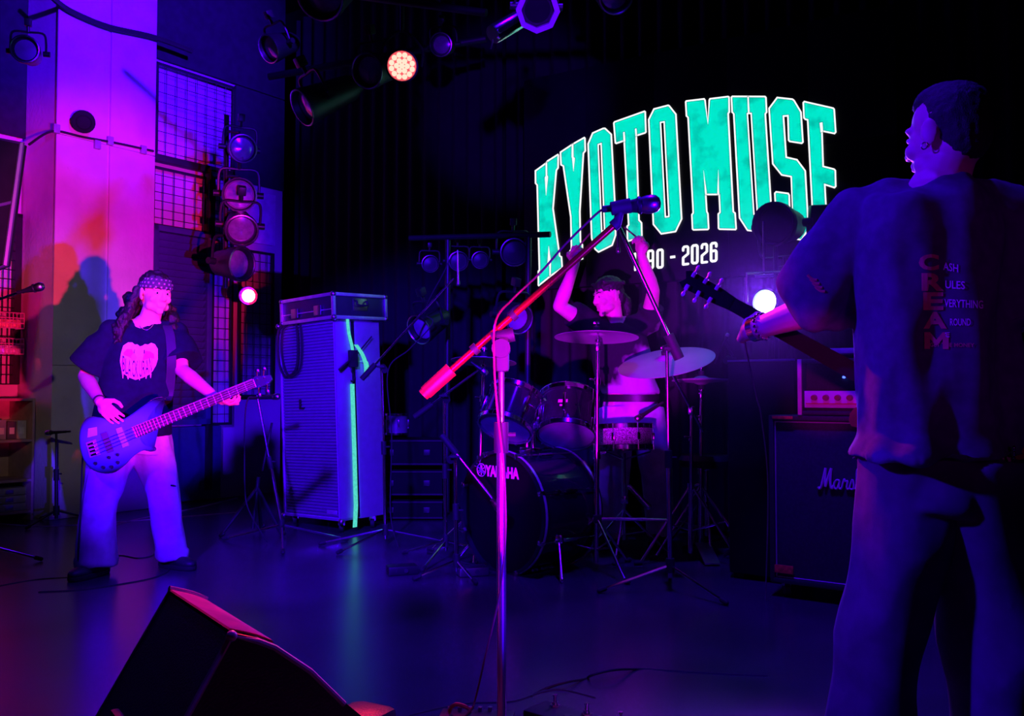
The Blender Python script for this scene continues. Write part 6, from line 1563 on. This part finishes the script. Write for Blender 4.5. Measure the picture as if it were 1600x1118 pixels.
gtr.loft(limb_rings([h2 + V((-.02, 0, .02)), h2.lerp(k2, .5), k2, k2.lerp(a2, .6), a2], [.14, .12, .098, .085, .095], [.14, .13, .12, .12, .13], gf), 26)
gto = obj('trousers', fuse(gtr, .009, 4, (.022, (5, 5, 2.6))), slate, gt, angle=None)
for an in (a1, a2):
    a = V((an.x, an.y, 0)); Rz = Matrix((V((gf.y, -gf.x, 0)), gf, V((0, 0, 1)))).transposed()
    obj('shoe', MB().ell(a + gf * .06 + V((0, 0, .045)), (.05, .15, .045), Rz).cap(a + V((0, 0, .05)), a + V((0, 0, .12)), .045), shoe, gt)
wd_ = (e1 - w1).normalized()
wt = obj('wristwatch', MB().lathe([(.030, -.012), (.036, -.010), (.036, .010), (.030, .012)], w1 + wd_ * .02, wd_, 20), chrome, gt)
for i in range(14):
    x, y, _ = frame(wd_); a = 2 * pi * i / 14; obj('bracelet_bead', MB().ell(w1 + wd_ * .045 + (x * cos(a) + y * sin(a)) * .036, .0065, n=8, m=6), chrome, gt)
cp_ = [P(1583, 700 + i * 8, Yg - .10) for i in range(6)]
for p in cp_: obj('wallet_chain_link', MB().ell(p, (.006, .006, .008), n=8, m=6), chrome, gt)

# ================= electric guitar of the guitarist
Gh = P(1103, 452, 2.78); Gb = P(1392, 612, 2.57)
gU = (Gb - Gh).normalized(); gNn = gU.cross(V((0, 0, 1))).normalized(); gNn = gNn if gNn.y > 0 else -gNn; gW = gU.cross(gNn); gW = gW if gW.z > 0 else -gW
RG = Matrix((gU, gNn, gU.cross(gNn) * -1 if False else gW)).transposed()
eg_ = thing('electric_guitar', 'red electric guitar held by the guitarist, its headstock tuners glinting red', 'guitar', Gb - V((0, 0, .15)))
gq = lambda u, v, n_=0.0: Gh + gU * u + gW * v + gNn * n_
blk = mat('gloss_black', (.012, .01, .014), .2, coat=.5)
hp = [(-.085, .020), (-.07, .030), (-.02, .028), (.05, .026), (.095, .021), (.095, -.021), (.05, -.026), (-.02, -.028), (-.07, -.030), (-.085, -.020), (-.072, 0)]
obj('headstock', MB().prism([gq(u, v) for u, v in hp], gNn, .015), blk, eg_, smooth=False)
Ln = (Gb - Gh).length
obj('neck', MB().prism([gq(.09, .021), gq(Ln, .027), gq(Ln, -.027), gq(.09, -.021)], gNn, .021), blackmatte, eg_, smooth=False)
for i in range(3):
    for s_ in (1, -1):
        u = -.055 + i * .042; e = gq(u, .040 * s_, -.004)
        pg = obj('tuning_peg', MB().cyl(gq(u, .018 * s_, -.006), e, .0035, n=8).ell(e + gW * s_ * .006, (.0065, .0045, .009), RG, 10, 6).box(gq(u, .022 * s_, -.006), (.011, .009, .018), RG, .002), mat('satin_tuner', (.7, .6, .6), .35, .3), eg_)
        obj('string_post', MB().cyl(gq(u, .022 * s_, .0), gq(u, .022 * s_, .024), .004, n=8), chrome, pg)
for i in range(6):
    v = (i - 2.5) * .0065; obj('string', MB().cyl(gq(.09, v, .024), gq(Ln + .18, v * 1.3, .03), .0006, n=4), steel, eg_)
bo = [(Ln - .05, .06), (Ln - .09, .11), (Ln - .03, .155), (Ln + .07, .13), (Ln + .14, .10), (Ln + .24, .15), (Ln + .34, .13), (Ln + .39, .02), (Ln + .36, -.11), (Ln + .25, -.17), (Ln + .13, -.12), (Ln + .05, -.10), (Ln - .04, -.14), (Ln - .06, -.09), (Ln - .0, -.04), (Ln - .01, .03)]
bo2 = smooth_pts([V((a, b, 0)) for a, b in bo + bo[:1]], 3)[:-1]
redg = mat('red_lacquer', (.6, .05, .05), .2, coat=.6)
obj('guitar_body', MB().prism([gq(p.x, p.y, -.01) for p in bo2], gNn, .042), redg, eg_, angle=50)
bpy.data.scenes.remove(TS)
